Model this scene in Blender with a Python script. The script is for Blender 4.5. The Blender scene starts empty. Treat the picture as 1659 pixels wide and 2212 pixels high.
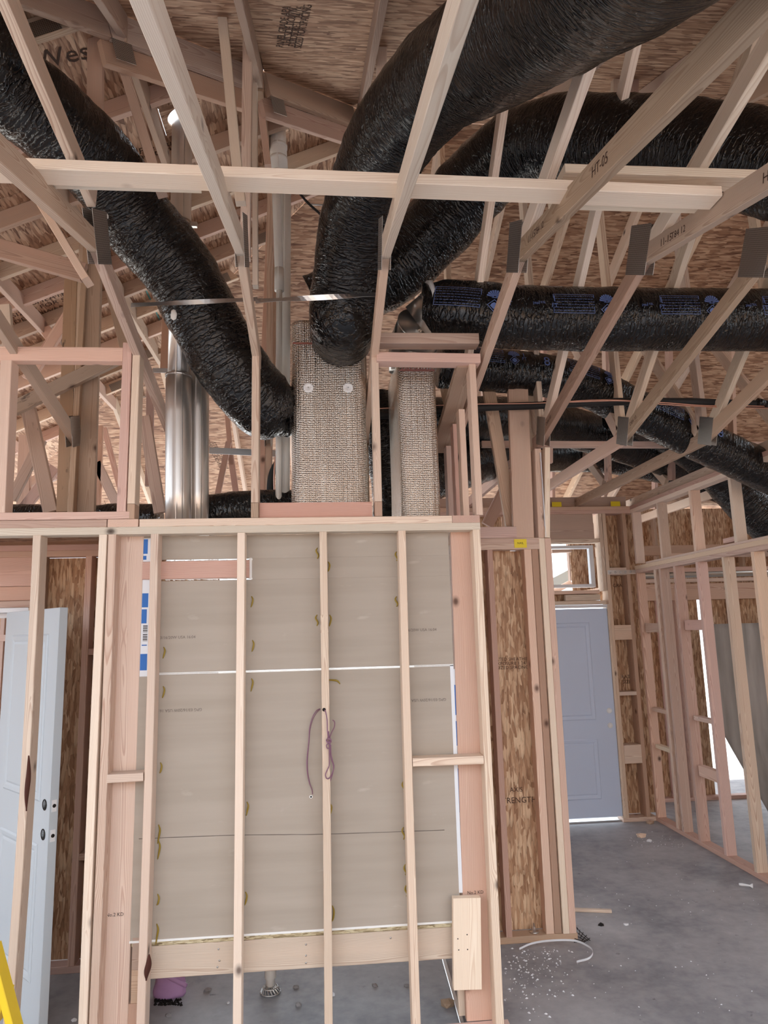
import bpy, bmesh, math, random
from mathutils import Vector as V, Matrix, noise
random.seed(7)
S = bpy.context.scene
COL = S.collection
PI = math.pi
# ------------------------------------------------------------------ camera
F = 1510.0
CAM = V((0.0, -3.55, 1.89))
MR = Matrix(((0.995982, -0.085894, -0.025343), (0.010667, -0.167185, 0.985868), (0.088917, 0.982177, 0.165597)))
cd = bpy.data.cameras.new('camera')
cam = bpy.data.objects.new('camera', cd)
COL.objects.link(cam)
cd.sensor_fit = 'HORIZONTAL'
cd.sensor_width = 36
cd.lens = F / 1659 * 36
cd.clip_start = 0.05
mw = Matrix.Identity(4)
for i in range(3):
    mw[i][0] = MR[0][i]
    mw[i][1] = MR[1][i]
    mw[i][2] = -MR[2][i]
    mw[i][3] = CAM[i]
cam.matrix_world = mw
S.camera = cam
# ------------------------------------------------------------------ light and exposure
S.view_settings.view_transform = 'Standard'
S.view_settings.look = 'None'
S.view_settings.gamma = 1
S.view_settings.use_curve_mapping = False
S.view_settings.exposure = 1.18
W_ = bpy.data.worlds.new('overcast_sky')
S.world = W_
W_.use_nodes = True
bg = W_.node_tree.nodes['Background']
bg.inputs[0].default_value = (0.80, 0.90, 1.0, 1)
bg.inputs[1].default_value = 1.7
sl = bpy.data.lights.new('bounce_sun', 'SUN')  # added sun; its bounce off the floor behind brightens the attic
sl.energy = 6.0
sl.color = (1.0, 0.98, 0.95)
sl.angle = math.radians(2)
so = bpy.data.objects.new('bounce_sun', sl)
COL.objects.link(so)
so.rotation_euler = (math.radians(-28), math.radians(8), 0)
try:
    S.cycles.max_bounces = 8
    S.cycles.diffuse_bounces = 5
    S.cycles.glossy_bounces = 4
    S.cycles.use_denoising = True
except Exception:
    pass


def ray(x, y):
    return MR.transposed() @ V((x - 829.5, -(y - 1106.0), F))


def AY(x, y, Y):
    d = ray(x, y)
    return CAM + d * ((Y - CAM.y) / d.y)


def AZ(x, y, Z=0.0):
    d = ray(x, y)
    return CAM + d * ((Z - CAM.z) / d.z)


def AX(x, y, X):
    d = ray(x, y)
    return CAM + d * ((X - CAM.x) / d.x)


# ------------------------------------------------------------------ materials
def srgb(r, g, b):
    f = lambda c: (c / 255 / 12.92) if c / 255 <= 0.04045 else ((c / 255 + 0.055) / 1.055) ** 2.4
    return (f(r), f(g), f(b), 1)


class NT:
    def __init__(s, name, rough=0.6, metal=0.0):
        s.m = bpy.data.materials.new(name)
        s.m.use_nodes = True
        s.t = s.m.node_tree
        s.b = s.t.nodes['Principled BSDF']
        s.b.inputs['Roughness'].default_value = rough
        s.b.inputs['Metallic'].default_value = metal

    def n(s, typ, **kw):
        o = s.t.nodes.new(typ)
        for k, v in kw.items():
            if k.startswith('i_'):
                o.inputs[k[2:].replace('_', ' ')].default_value = v
            else:
                setattr(o, k, v)
        return o

    def l(s, a, b):
        s.t.links.new(a, b)

    def math(s, op, a, b=None, c=None):
        o = s.n('ShaderNodeMath', operation=op)
        for i, q in enumerate((a, b, c)):
            if q is None:
                continue
            if isinstance(q, (int, float)):
                o.inputs[i].default_value = q
            else:
                s.l(q, o.inputs[i])
        return o.outputs[0]

    def vmath(s, op, a, b):
        o = s.n('ShaderNodeVectorMath', operation=op)
        for i, q in enumerate((a, b)):
            if isinstance(q, tuple):
                o.inputs[i].default_value = q
            elif isinstance(q, (int, float)):
                o.inputs['Scale'].default_value = q
            else:
                s.l(q, o.inputs[i])
        return o.outputs[0]

    def ramp(s, fac, stops, interp='LINEAR'):
        o = s.n('ShaderNodeValToRGB')
        e = o.color_ramp.elements
        o.color_ramp.interpolation = interp
        while len(e) < len(stops):
            e.new(0.5)
        for q, (p, c) in zip(e, stops):
            q.position = p
            q.color = c if isinstance(c, tuple) else (c, c, c, 1)
        s.l(fac, o.inputs[0])
        return o.outputs[0]

    def mix(s, fac, a, b, mode='MIX'):
        o = s.n('ShaderNodeMix', data_type='RGBA', blend_type=mode)
        for k, q in ((0, fac), (6, a), (7, b)):
            if isinstance(q, (int, float, tuple)):
                o.inputs[k].default_value = q
            else:
                s.l(q, o.inputs[k])
        return o.outputs[2]

    def noise(s, vec, scale, detail=3.0, rough=0.5):
        o = s.n('ShaderNodeTexNoise')
        o.inputs['Scale'].default_value = scale
        o.inputs['Detail'].default_value = detail
        o.inputs['Roughness'].default_value = rough
        if vec is not None:
            s.l(vec, o.inputs['Vector'])
        return o.outputs[0]

    def coord(s, kind='Object'):
        return s.n('ShaderNodeTexCoord').outputs[kind]

    def bump(s, h, strength=0.3, dist=0.01):
        o = s.n('ShaderNodeBump')
        o.inputs['Strength'].default_value = strength
        o.inputs['Distance'].default_value = dist
        s.l(h, o.inputs['Height'])
        s.l(o.outputs[0], s.b.inputs['Normal'])

    def color(s, c):
        if isinstance(c, tuple):
            s.b.inputs['Base Color'].default_value = c
        else:
            s.l(c, s.b.inputs['Base Color'])
        return s


def plain(name, c, rough=0.6, metal=0.0, spec=None):
    t = NT(name, rough, metal)
    t.color(c)
    if spec is not None:
        t.b.inputs['Specular IOR Level'].default_value = spec
    return t.m


def wood(name, early, late, knot=(78, 44, 28), contrast=0.85, dirt=0.0):
    t = NT(name, 0.72)
    t.b.inputs['Specular IOR Level'].default_value = 0.25
    oi = t.n('ShaderNodeObjectInfo').outputs['Random']
    co = t.coord('Object')
    off = t.n('ShaderNodeCombineXYZ')
    t.l(t.math('MULTIPLY', oi, 57.0), off.inputs[0])
    p = t.vmath('ADD', co, off.outputs[0])
    sx = t.n('ShaderNodeSeparateXYZ')
    t.l(p, sx.inputs[0])
    st = t.vmath('MULTIPLY', p, (1.3, 9.0, 9.0))
    wob = t.math('SUBTRACT', t.noise(st, 1.0, 2.0), 0.5)
    r1 = t.math('FRACT', t.math('MULTIPLY', oi, 13.7))
    r2 = t.math('FRACT', t.math('MULTIPLY', oi, 91.3))
    py = t.math('ADD', sx.outputs[1], t.math('MULTIPLY_ADD', r1, 0.10, -0.05))
    pz = t.math('ADD', sx.outputs[2], t.math('MULTIPLY_ADD', r2, 0.10, -0.02))
    tilt = t.math('MULTIPLY', t.math('SINE', t.math('MULTIPLY', sx.outputs[0], 1.9)), 0.022)
    py = t.math('ADD', py, tilt)
    d = t.math('SQRT', t.math('ADD', t.math('MULTIPLY', py, py), t.math('MULTIPLY', pz, pz)))
    d = t.math('ADD', d, t.math('MULTIPLY', wob, 0.034))
    # knots
    kv = t.n('ShaderNodeTexVoronoi', feature='F1')
    kv.inputs['Scale'].default_value = 1.0
    kp = t.vmath('MULTIPLY', p, (6.5, 9.0, 9.0))
    t.l(kp, kv.inputs['Vector'])
    ks = t.n('ShaderNodeSeparateColor')
    t.l(kv.outputs['Color'], ks.inputs[0])
    kd = t.math('ADD', kv.outputs['Distance'], t.math('MULTIPLY', t.math('LESS_THAN', ks.outputs[0], 0.86), 2.0))
    d = t.math('ADD', d, t.math('MULTIPLY', t.math('SMOOTH_MIN', kd, 0.5, 0.2), -0.02))
    ring = t.math('FRACT', t.math('MULTIPLY', d, 210.0))
    g = t.ramp(ring, [(0.0, 0.0), (0.55, 0.25), (0.86, 1.0), (0.97, 0.75), (1.0, 0.0)])
    gs = t.n('ShaderNodeSeparateColor')
    t.l(g, gs.inputs[0])
    fine = t.noise(t.vmath('MULTIPLY', p, (6.0, 260.0, 260.0)), 1.0, 2.0)
    f = t.math('MULTIPLY', gs.outputs[0], contrast)
    c = t.mix(f, srgb(*early), srgb(*late))
    c = t.mix(t.math('MULTIPLY_ADD', fine, 0.5, -0.12), c, srgb(*late))
    # broad sapwood/heartwood drift
    dr = t.ramp(t.noise(t.vmath('MULTIPLY', p, (0.5, 14.0, 14.0)), 1.0, 1.0), [(0.35, 0.0), (0.65, 1.0)])
    c = t.mix(t.math('MULTIPLY', dr, 0.30), c, srgb(min(255, early[0] + 6), early[1] - 13, early[2] - 20))
    km = t.ramp(kd, [(0.0, 1.0), (0.09, 0.8), (0.15, 0.35), (0.24, 0.0)])
    c = t.mix(km, c, srgb(*knot))
    hv = t.n('ShaderNodeHueSaturation')
    t.l(t.math('MULTIPLY_ADD', oi, 0.022, 0.489), hv.inputs['Hue'])
    t.l(t.math('MULTIPLY_ADD', r1, 0.24, 0.58), hv.inputs['Saturation'])
    t.l(t.math('MULTIPLY_ADD', r2, 0.34, 0.80), hv.inputs['Value'])
    t.l(c, hv.inputs['Color'])
    c = hv.outputs[0]
    if dirt:
        dn = t.ramp(t.noise(t.vmath('MULTIPLY', p, (6, 22, 22)), 1.0, 5.0, 0.65), [(0.60, 0.0), (0.70, 1.0)])
        c = t.mix(t.math('MULTIPLY', dn, dirt), c, srgb(48, 42, 40))
    t.color(c)
    t.bump(t.math('ADD', gs.outputs[0], t.math('MULTIPLY', fine, 0.8)), 0.12, 0.002)
    return t.m


def osb(name, c0, c1, c2, scale=1.0, streak=False, swz=None):
    t = NT(name, 0.6)
    t.b.inputs['Specular IOR Level'].default_value = 0.3
    oi = t.n('ShaderNodeObjectInfo').outputs['Random']
    off = t.n('ShaderNodeCombineXYZ')
    t.l(t.math('MULTIPLY', oi, 41.0), off.inputs[0])
    t.l(t.math('MULTIPLY', oi, 17.0), off.inputs[1])
    base = t.coord('Object')
    if swz:
        se = t.n('ShaderNodeSeparateXYZ')
        t.l(base, se.inputs[0])
        cb = t.n('ShaderNodeCombineXYZ')
        for i_, k_ in enumerate(swz):
            t.l(se.outputs[k_], cb.inputs[i_])
        base = cb.outputs[0]
    base = t.vmath('ADD', base, off.outputs[0])
    nz = t.n('ShaderNodeTexNoise')
    nz.inputs['Scale'].default_value = 9.0
    t.l(base, nz.inputs['Vector'])
    base = t.vmath('ADD', base, t.vmath('SCALE', nz.outputs['Color'], 0.010))
    layers = []
    angs = (0.0, 0.16, -0.2, 0.35, -0.5, 0.08) if streak else (0.35, 1.25, -0.85, -0.3, 1.8, 0.75)
    for k, a in enumerate(angs):
        mp = t.n('ShaderNodeMapping')
        mp.inputs['Rotation'].default_value = (0, 0, a)
        mp.inputs['Location'].default_value = (k * 3.1, k * 7.7, 0)
        mp.inputs['Scale'].default_value = (10.0 * scale, 58.0 * scale, 1.0)
        t.l(base, mp.inputs['Vector'])
        vo = t.n('ShaderNodeTexVoronoi', feature='F1', voronoi_dimensions='2D')
        vo.inputs['Scale'].default_value = 1.0
        t.l(mp.outputs[0], vo.inputs['Vector'])
        sc = t.n('ShaderNodeSeparateColor')
        t.l(vo.outputs['Color'], sc.inputs[0])
        g = t.noise(t.vmath('MULTIPLY', mp.outputs[0], (0.6, 2.4, 1.0)), 2.0, 2.0)
        layers.append((sc, vo.outputs['Distance'], g))
    c = None
    hgt = None
    for k, (sc, dist, g) in enumerate(layers):
        v = t.math('MULTIPLY_ADD', g, 0.35, t.math('MULTIPLY', sc.outputs[0], 0.75))
        lc = t.ramp(v, [(0.12, srgb(*c0)), (0.45, srgb(*c1)), (0.9, srgb(*c2))])
        edge = t.ramp(dist, [(0.40, 1.0), (0.85, 0.40)])
        lc = t.mix(0.55, lc, t.mix(1.0, lc, edge, 'MULTIPLY'))
        if c is None:
            c = lc
            hgt = v
        else:
            m = t.ramp(sc.outputs[1], [(0.64, 0.0), (0.67, 1.0)])
            c = t.mix(m, c, lc)
            hgt = t.math('ADD', t.math('MULTIPLY', hgt, t.math('SUBTRACT', 1.0, m)), t.math('MULTIPLY', v, m))
    big = t.noise(base, 1.6, 3.0)
    c = t.mix(t.math('MULTIPLY', big, 0.30), c, srgb(*c0))
    t.color(c)
    t.bump(hgt, 0.35, 0.004)
    return t.m


M = {}
M['fir'] = wood('fir_lumber', (230, 206, 180), (186, 138, 104))
M['pale'] = wood('pale_lumber', (240, 224, 198), (202, 166, 126), contrast=0.65)
M['pink'] = wood('pink_lumber', (224, 186, 164), (184, 128, 104))
M['red'] = wood('red_lumber', (208, 160, 134), (176, 118, 92), contrast=0.6)
M['brown'] = wood('brown_lumber', (196, 164, 134), (160, 122, 94), dirt=0.0)
M['dirty'] = wood('stained_lumber', (180, 142, 108), (142, 102, 72), dirt=0.75)
M['osbr'] = osb('roof_sheathing', (116, 80, 62), (184, 146, 120), (226, 194, 166), 0.95)
M['osbs'] = osb('roof_sheathing_streaked', (110, 76, 60), (180, 142, 116), (222, 190, 162), 0.95, True)
M['osbw'] = osb('wall_sheathing', (138, 100, 74), (188, 150, 118), (228, 200, 168), 1.15, False, (2, 0, 1))
M['osbx'] = osb('side_wall_sheathing', (138, 100, 74), (188, 150, 118), (228, 200, 168), 1.15, False, (2, 1, 0))
M['osbedge'] = osb('sheathing_edge', (110, 94, 66), (190, 174, 140), (226, 216, 184), 3.0, True, (0, 2, 1))


def gypsum():
    t = NT('gypsum_paper', 0.85)
    t.b.inputs['Specular IOR Level'].default_value = 0.15
    co = t.coord('Object')
    a = t.noise(t.vmath('MULTIPLY', co, (1.2, 9.0, 9.0)), 1.0, 4.0)
    b = t.noise(t.vmath('MULTIPLY', co, (0.6, 1.0, 26.0)), 1.0, 2.0)
    c = t.ramp(t.math('ADD', t.math('MULTIPLY', a, 0.7), t.math('MULTIPLY', b, 0.3)), [(0.3, srgb(166, 157, 146)), (0.7, srgb(180, 171, 161))])
    sp = t.n('ShaderNodeTexNoise')
    sp.inputs['Scale'].default_value = 1.0
    sp.inputs['Detail'].default_value = 6.0
    t.l(t.vmath('MULTIPLY', co, (5.0, 1.0, 14.0)), sp.inputs['Vector'])
    s = t.ramp(sp.outputs[0], [(0.66, 0.0), (0.80, 1.0)])
    c = t.mix(t.math('MULTIPLY', s, 0.5), c, srgb(206, 200, 193))
    t.color(c)
    return t.m


M['gyp'] = gypsum()
M['gypwhite'] = plain('gypsum_core', srgb(238, 240, 240), 0.9)
M['bluetape'] = plain('blue_print', srgb(40, 108, 190), 0.6)
M['whitetape'] = plain('white_tape', srgb(226, 232, 240), 0.6)
M['black'] = plain('black_ink', srgb(38, 32, 30), 0.8)
M['ink'] = plain('faded_ink', srgb(66, 44, 34), 0.8)
M['grayink'] = plain('gray_ink', srgb(110, 102, 96), 0.8)
M['blueink'] = plain('blue_ink', srgb(96, 118, 176), 0.5)
M['yellow'] = plain('yellow_tag', srgb(236, 214, 40), 0.55)
M['bark'] = plain('bark', srgb(74, 36, 26), 0.85)
M['glue'] = plain('yellow_adhesive', srgb(150, 128, 40), 0.5)
M['white'] = plain('white_plastic', srgb(236, 240, 244), 0.4)
M['pvc'] = plain('white_pipe', srgb(228, 228, 226), 0.35)
M['pvcring'] = plain('purple_primer', srgb(60, 130, 160), 0.4)
M['batt'] = plain('white_insulation', srgb(236, 236, 232), 0.95)
M['nail'] = plain('nail_metal', srgb(200, 200, 200), 0.35, 0.8)
M['dark'] = plain('dark_void', srgb(26, 20, 18), 0.9)
M['door'] = plain('door_paint', srgb(200, 216, 242), 0.45)
M['doorw'] = plain('white_door_paint', srgb(190, 202, 212), 0.4)
M['vinyl'] = plain('vinyl_frame', srgb(228, 232, 238), 0.4)
M['copper'] = plain('copper_pipe', srgb(222, 170, 150), 0.35, 0.6)
M['foam'] = plain('foam_sleeve', srgb(30, 30, 32), 0.7)
M['purple'] = plain('purple_sheath', srgb(132, 96, 118), 0.5)
M['bag'] = plain('pink_bag', srgb(196, 156, 206), 0.5)
M['paper'] = plain('paper_scrap', srgb(226, 230, 236), 0.8)
M['stone'] = plain('gravel', srgb(150, 148, 150), 0.9)
M['teal'] = plain('strip_teal', srgb(70, 150, 150), 0.5)
M['ladder'] = plain('yellow_fibreglass', srgb(232, 200, 30), 0.45)
M['gutter'] = plain('painted_eave', srgb(214, 232, 236), 0.5)
M['stucco'] = plain('ground_soil', srgb(205, 200, 192), 0.95)


def concrete():
    t = NT('concrete', 0.62)
    t.b.inputs['Specular IOR Level'].default_value = 0.35
    co = t.coord('Object')
    a = t.noise(co, 1.3, 5.0, 0.6)
    b = t.noise(co, 14.0, 4.0, 0.6)
    c = t.ramp(t.math('ADD', t.math('MULTIPLY', a, 0.75), t.math('MULTIPLY', b, 0.25)), [(0.36, srgb(128, 129, 135)), (0.5, srgb(160, 160, 164)), (0.66, srgb(182, 182, 185))])
    s = t.ramp(t.noise(co, 4.0, 8.0, 0.7), [(0.62, 0.0), (0.74, 1.0)])
    c = t.mix(t.math('MULTIPLY', s, 0.45), c, srgb(196, 198, 204))
    d = t.ramp(t.noise(t.vmath('ADD', co, (9.0, 4.0, 0.0)), 11.0, 5.0, 0.65), [(0.66, 0.0), (0.72, 1.0)])
    c = t.mix(t.math('MULTIPLY', d, 0.6), c, srgb(70, 68, 70))
    t.color(c)
    t.bump(b, 0.06, 0.004)
    return t.m


M['conc'] = concrete()


def duct_black():
    t = NT('black_duct_jacket', 0.26)
    t.b.inputs['Specular IOR Level'].default_value = 0.55
    uv = t.n('ShaderNodeUVMap').outputs[0]
    co = t.coord('Object')
    a = t.noise(t.vmath('MULTIPLY', uv, (44.0, 6.0, 1.0)), 1.0, 4.0, 0.6)
    nz = t.n('ShaderNodeTexNoise')
    nz.inputs['Scale'].default_value = 14.0
    nz.inputs['Detail'].default_value = 3.0
    t.l(co, nz.inputs['Vector'])
    vo = t.n('ShaderNodeTexVoronoi', feature='DISTANCE_TO_EDGE')
    vo.inputs['Scale'].default_value = 1.0
    t.l(t.vmath('ADD', t.vmath('MULTIPLY', uv, (48.0, 7.0, 1.0)), t.vmath('SCALE', nz.outputs['Color'], 2.2)), vo.inputs['Vector'])
    rid = t.ramp(vo.outputs['Distance'], [(0.0, 1.0), (0.16, 0.0)])
    h = t.math('ADD', t.math('MULTIPLY', a, 1.0), t.math('MULTIPLY', rid, 0.40))
    t.color(srgb(15, 15, 17))
    rr = t.ramp(t.noise(co, 5.0, 3.0), [(0.3, 0.13), (0.7, 0.26)])
    t.l(rr, t.b.inputs['Roughness'])
    t.bump(h, 0.9, 0.009)
    return t.m


M['duct'] = duct_black()


def foil():
    t = NT('bubble_foil', 0.27, 1.0)
    uv = t.n('ShaderNodeUVMap').outputs[0]
    vo = t.n('ShaderNodeTexVoronoi', feature='F1', voronoi_dimensions='2D')
    vo.inputs['Scale'].default_value = 1.0
    vo.inputs['Randomness'].default_value = 0.25
    t.l(t.vmath('MULTIPLY', uv, (95.0, 95.0, 1.0)), vo.inputs['Vector'])
    h = t.ramp(vo.outputs['Distance'], [(0.0, 1.0), (0.35, 0.75), (0.62, 0.0)])
    w = t.noise(t.vmath('MULTIPLY', uv, (34.0, 1.0, 1.0)), 1.0, 2.0)
    c = t.mix(t.noise(t.vmath('MULTIPLY', uv, (12.0, 4.0, 1.0)), 1.0, 2.0), srgb(206, 198, 188), srgb(238, 232, 224))
    t.color(c)
    t.bump(t.math('ADD', h, t.math('MULTIPLY', w, 3.2)), 0.75, 0.004)
    return t.m


M['foil'] = foil()
M['galv'] = plain('galvanized_flue', srgb(222, 218, 214), 0.34, 0.85)
M['galvd'] = plain('galvanized_sheet', srgb(214, 212, 210), 0.28, 0.9)
M['strap'] = plain('foil_strap', srgb(214, 220, 226), 0.28, 1.0)


def plate():
    t = NT('toothed_plate', 0.42, 0.85)
    co = t.coord('Object')
    mp = t.vmath('MULTIPLY', co, (110.0, 110.0, 110.0))
    vo = t.n('ShaderNodeTexVoronoi', feature='F1')
    vo.inputs['Randomness'].default_value = 0.0
    vo.inputs['Scale'].default_value = 1.0
    t.l(mp, vo.inputs['Vector'])
    d = t.ramp(vo.outputs['Distance'], [(0.16, 0.0), (0.34, 1.0)])
    t.color(t.mix(d, srgb(88, 84, 82), srgb(176, 172, 168)))
    t.bump(vo.outputs['Distance'], 0.6, 0.003)
    return t.m


M['plate'] = plate()



def glass():
    t = NT('window_glass', 0.02)
    t.b.inputs['Transmission Weight'].default_value = 1.0
    t.b.inputs['IOR'].default_value = 1.05
    t.color((0.96, 0.98, 1.0, 1))
    return t.m


M['glass'] = glass()


def cloth():
    t = NT('grey_tarp', 0.8)
    co = t.coord('Object')
    a = t.noise(t.vmath('MULTIPLY', co, (9.0, 9.0, 1.2)), 1.0, 4.0)
    t.color(t.ramp(a, [(0.3, srgb(128, 124, 120)), (0.7, srgb(166, 162, 158))]))
    return t.m


M['tarp'] = cloth()
M['foilpipe'] = plain('foil_pipe', srgb(180, 176, 170), 0.3, 0.9)


# ------------------------------------------------------------------ builders
def link(o, parent=None, world=None):
    COL.objects.link(o)
    if world is None:
        world = Matrix.Identity(4)
    if parent is not None:
        o.parent = parent
        o.matrix_parent_inverse = WM[parent.name].inverted()
    o.matrix_basis = world
    WM[o.name] = world.copy()
    return o


WM = {}


def tag(o, label=None, cat=None, group=None, kind=None):
    if label:
        o['label'] = label
    if cat:
        o['category'] = cat
    if group:
        o['group'] = group
    if kind:
        o['kind'] = kind
    return o


def empty(name, loc=(0, 0, 0), **kw):
    o = bpy.data.objects.new(name, None)
    o.empty_display_size = 0.1
    link(o, None, Matrix.Translation(V(loc)))
    return tag(o, **kw)


def struct(name, loc=(0, 0, 0)):
    return empty(name, loc, kind='structure')


def mesh(name, vs, fs, mat, parent=None, world=None, smooth=False, uvs=None):
    me = bpy.data.meshes.new(name)
    me.from_pydata([tuple(v) for v in vs], [], fs)
    if mat is not None:
        me.materials.append(mat)
    if smooth:
        me.polygons.foreach_set('use_smooth', [True] * len(me.polygons))
    if uvs is not None:
        ul = me.uv_layers.new(name='UVMap')
        for lp in me.loops:
            ul.data[lp.index].uv = uvs[lp.vertex_index]
    me.update()
    o = bpy.data.objects.new(name, me)
    return link(o, parent, world)


def frame(a, b, up):
    d = (b - a).normalized()
    n = (V(up) - d * d.dot(V(up)))
    if n.length < 1e-6:
        n = V((0, 0, 1)) if abs(d.z) < 0.9 else V((0, 1, 0))
        n = n - d * d.dot(n)
    n.normalize()
    s = n.cross(d)
    m = Matrix.Identity(4)
    for i in range(3):
        m[i][0] = d[i]
        m[i][1] = s[i]
        m[i][2] = n[i]
        m[i][3] = a[i]
    return m


def W(name, a, b, w, t, mat, parent=None, up=(0, 1, 0), s0=0.0, s1=0.0, c=0.0025, bow=0.0):
    """a length of lumber from a to b: w along up, t across; s0/s1 skew the cut ends."""
    a = V(a)
    b = V(b)
    m = frame(a, b, up)
    L = (b - a).length
    hw, ht = w / 2, t / 2
    prof = [(-ht + c, -hw), (ht - c, -hw), (ht, -hw + c), (ht, hw - c), (ht - c, hw), (-ht + c, hw), (-ht, hw - c), (-ht, -hw + c)]
    k = 2 if bow == 0 else 7
    vs = []
    for i in range(k):
        f = i / (k - 1)
        o = bow * math.sin(PI * f)
        for (y, z) in prof:
            x0 = s0 * z
            x1 = L + s1 * z
            vs.append((x0 + (x1 - x0) * f, y + o, z))
    fs = [tuple(range(7, -1, -1)), tuple(range(8 * (k - 1), 8 * k))]
    for i in range(k - 1):
        for j in range(8):
            q = (j + 1) % 8
            fs.append((8 * i + j, 8 * i + q, 8 * i + 8 + q, 8 * i + 8 + j))
    return mesh(name, vs, fs, M[mat] if isinstance(mat, str) else mat, parent, m)


def stud(parent, xl, z0, z1, y0=0.0, w=0.089, t=0.038, mat='fir', name='stud', dx=0.0, bow=0.0):
    return W(name, (xl + t / 2, y0 + w / 2, z0), (xl + t / 2 + dx, y0 + w / 2, z1), w, t, mat, parent, (0, 1, 0), bow=bow)


def box(name, x0, x1, y0, y1, z0, z1, mat, parent=None, world=None, bev=0.002):
    cx, cy, cz = (x0 + x1) / 2, (y0 + y1) / 2, (z0 + z1) / 2
    hx, hy, hz = (x1 - x0) / 2, (y1 - y0) / 2, (z1 - z0) / 2
    bm = bmesh.new()
    bmesh.ops.create_cube(bm, size=2)
    for v in bm.verts:
        v.co = V((v.co.x * hx, v.co.y * hy, v.co.z * hz))
    if bev:
        bmesh.ops.bevel(bm, geom=bm.edges[:], offset=min(bev, hx * .6, hy * .6, hz * .6), segments=1, affect='EDGES')
    me = bpy.data.meshes.new(name)
    bm.to_mesh(me)
    bm.free()
    me.materials.append(M[mat] if isinstance(mat, str) else mat)
    o = bpy.data.objects.new(name, me)
    wm = Matrix.Translation(V((cx, cy, cz)))
    if world is not None:
        wm = world @ wm
    return link(o, parent, wm)


def lerp_path(pts, n):
    """Catmull-Rom through pts"""
    P = [V(p) for p in pts]
    P = [P[0] * 2 - P[1]] + P + [P[-1] * 2 - P[-2]]
    out = []
    segs = len(P) - 3
    for i in range(n + 1):
        f = i / n * segs
        k = min(int(f), segs - 1)
        u = f - k
        a, b, c, d = P[k:k + 4]
        out.append(0.5 * ((2 * b) + (c - a) * u + (2 * a - 5 * b + 4 * c - d) * u * u + (3 * b - a - 3 * c + d) * u ** 3))
    return out


def tube(name, pts, r, mat, parent=None, seg=12, n=40, wr=0.0, cap=True, rfun=None, smooth=True, seed=0.0, sag=0.0):
    path = lerp_path(pts, n) if len(pts) > 2 else [V(pts[0]).lerp(V(pts[1]), i / n) for i in range(n + 1)]
    org = path[0].copy()
    vs, uvs, fs = [], [], []
    t0 = (path[1] - path[0]).normalized()
    up = V((0, 0, 1)) if abs(t0.z) < 0.9 else V((0, -1, 0))
    nrm = (up - t0 * t0.dot(up)).normalized()
    L = 0.0
    fr = []
    for i, p in enumerate(path):
        tg = (path[min(i + 1, n)] - path[max(i - 1, 0)]).normalized()
        nrm = (nrm - tg * tg.dot(nrm)).normalized()
        bn = tg.cross(nrm)
        if i:
            L += (p - path[i - 1]).length
        fr.append((p, tg, nrm.copy(), bn, L))
        rr = r if rfun is None else r * rfun(i / n)
        for j in range(seg + 1):
            a = 2 * PI * j / seg
            d = nrm * math.cos(a) + bn * math.sin(a)
            q = p + d * rr
            if wr:
                jj = j % seg
                aa = 2 * PI * jj / seg
                s = V((L * 7 + seed, math.cos(aa) * 2.2, math.sin(aa) * 2.2))
                h = noise.noise(s) * 0.9 + noise.noise(V((L * 26 + seed, math.cos(aa) * 2.5 + L * 3, math.sin(aa) * 2.5))) * 0.55
                q = q + d * (h * wr)
            vs.append(q - org)
            uvs.append((L, a / (2 * PI) * 2 * PI * r))
    for i in range(n):
        for j in range(seg):
            a = i * (seg + 1) + j
            fs.append((a, a + 1, a + seg + 2, a + seg + 1))
    if cap:
        for e, rev in ((0, False), (n, True)):
            ring = [e * (seg + 1) + j for j in range(seg)]
            fs.append(tuple(ring if rev else ring[::-1]))
    o = mesh(name, vs, fs, M[mat], parent, Matrix.Translation(org), smooth, uvs)
    # orient outward
    bm = bmesh.new()
    bm.from_mesh(o.data)
    bmesh.ops.recalc_face_normals(bm, faces=bm.faces)
    bm.to_mesh(o.data)
    bm.free()
    return o, fr


def lathe(name, prof, mat, parent=None, loc=(0, 0, 0), axis=(0, 0, 1), seg=24, smooth=True):
    vs, fs = [], []
    for (r, z) in prof:
        for j in range(seg):
            a = 2 * PI * j / seg
            vs.append((r * math.cos(a), r * math.sin(a), z))
    n = len(prof)
    for i in range(n - 1):
        for j in range(seg):
            q = (j + 1) % seg
            fs.append((i * seg + j, i * seg + q, (i + 1) * seg + q, (i + 1) * seg + j))
    fs.append(tuple(range(seg - 1, -1, -1)))
    fs.append(tuple((n - 1) * seg + j for j in range(seg)))
    rot = V((0, 0, 1)).rotation_difference(V(axis)).to_matrix().to_4x4()
    o = mesh(name, vs, fs, M[mat], parent, Matrix.Translation(V(loc)) @ rot, smooth)
    return o


TXT = {}


def text_geo(s):
    if s in TXT:
        return TXT[s]
    cu = bpy.data.curves.new('lettering', 'FONT')
    cu.body = s
    cu.size = 1.0
    cu.align_x = 'CENTER'
    cu.align_y = 'CENTER'
    cu.resolution_u = 2
    o = bpy.data.objects.new('lettering', cu)
    COL.objects.link(o)
    dg = bpy.context.evaluated_depsgraph_get()
    me = o.evaluated_get(dg).to_mesh()
    g = ([v.co.copy() for v in me.vertices], [tuple(p.vertices) for p in me.polygons])
    o.evaluated_get(dg).to_mesh_clear()
    bpy.data.objects.remove(o)
    TXT[s] = g
    return g


def lettering(s, mat, parent, org, ux, uy, size, off=0.0015, name='lettering'):
    vs, fs = text_geo(s)
    ux = V(ux).normalized()
    uy = V(uy).normalized()
    nn = ux.cross(uy)
    org = V(org)
    out = [ux * v.x * size + uy * v.y * size + nn * off for v in vs]
    o = mesh(name, out, fs, M[mat], parent, Matrix.Translation(org))
    return o


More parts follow.
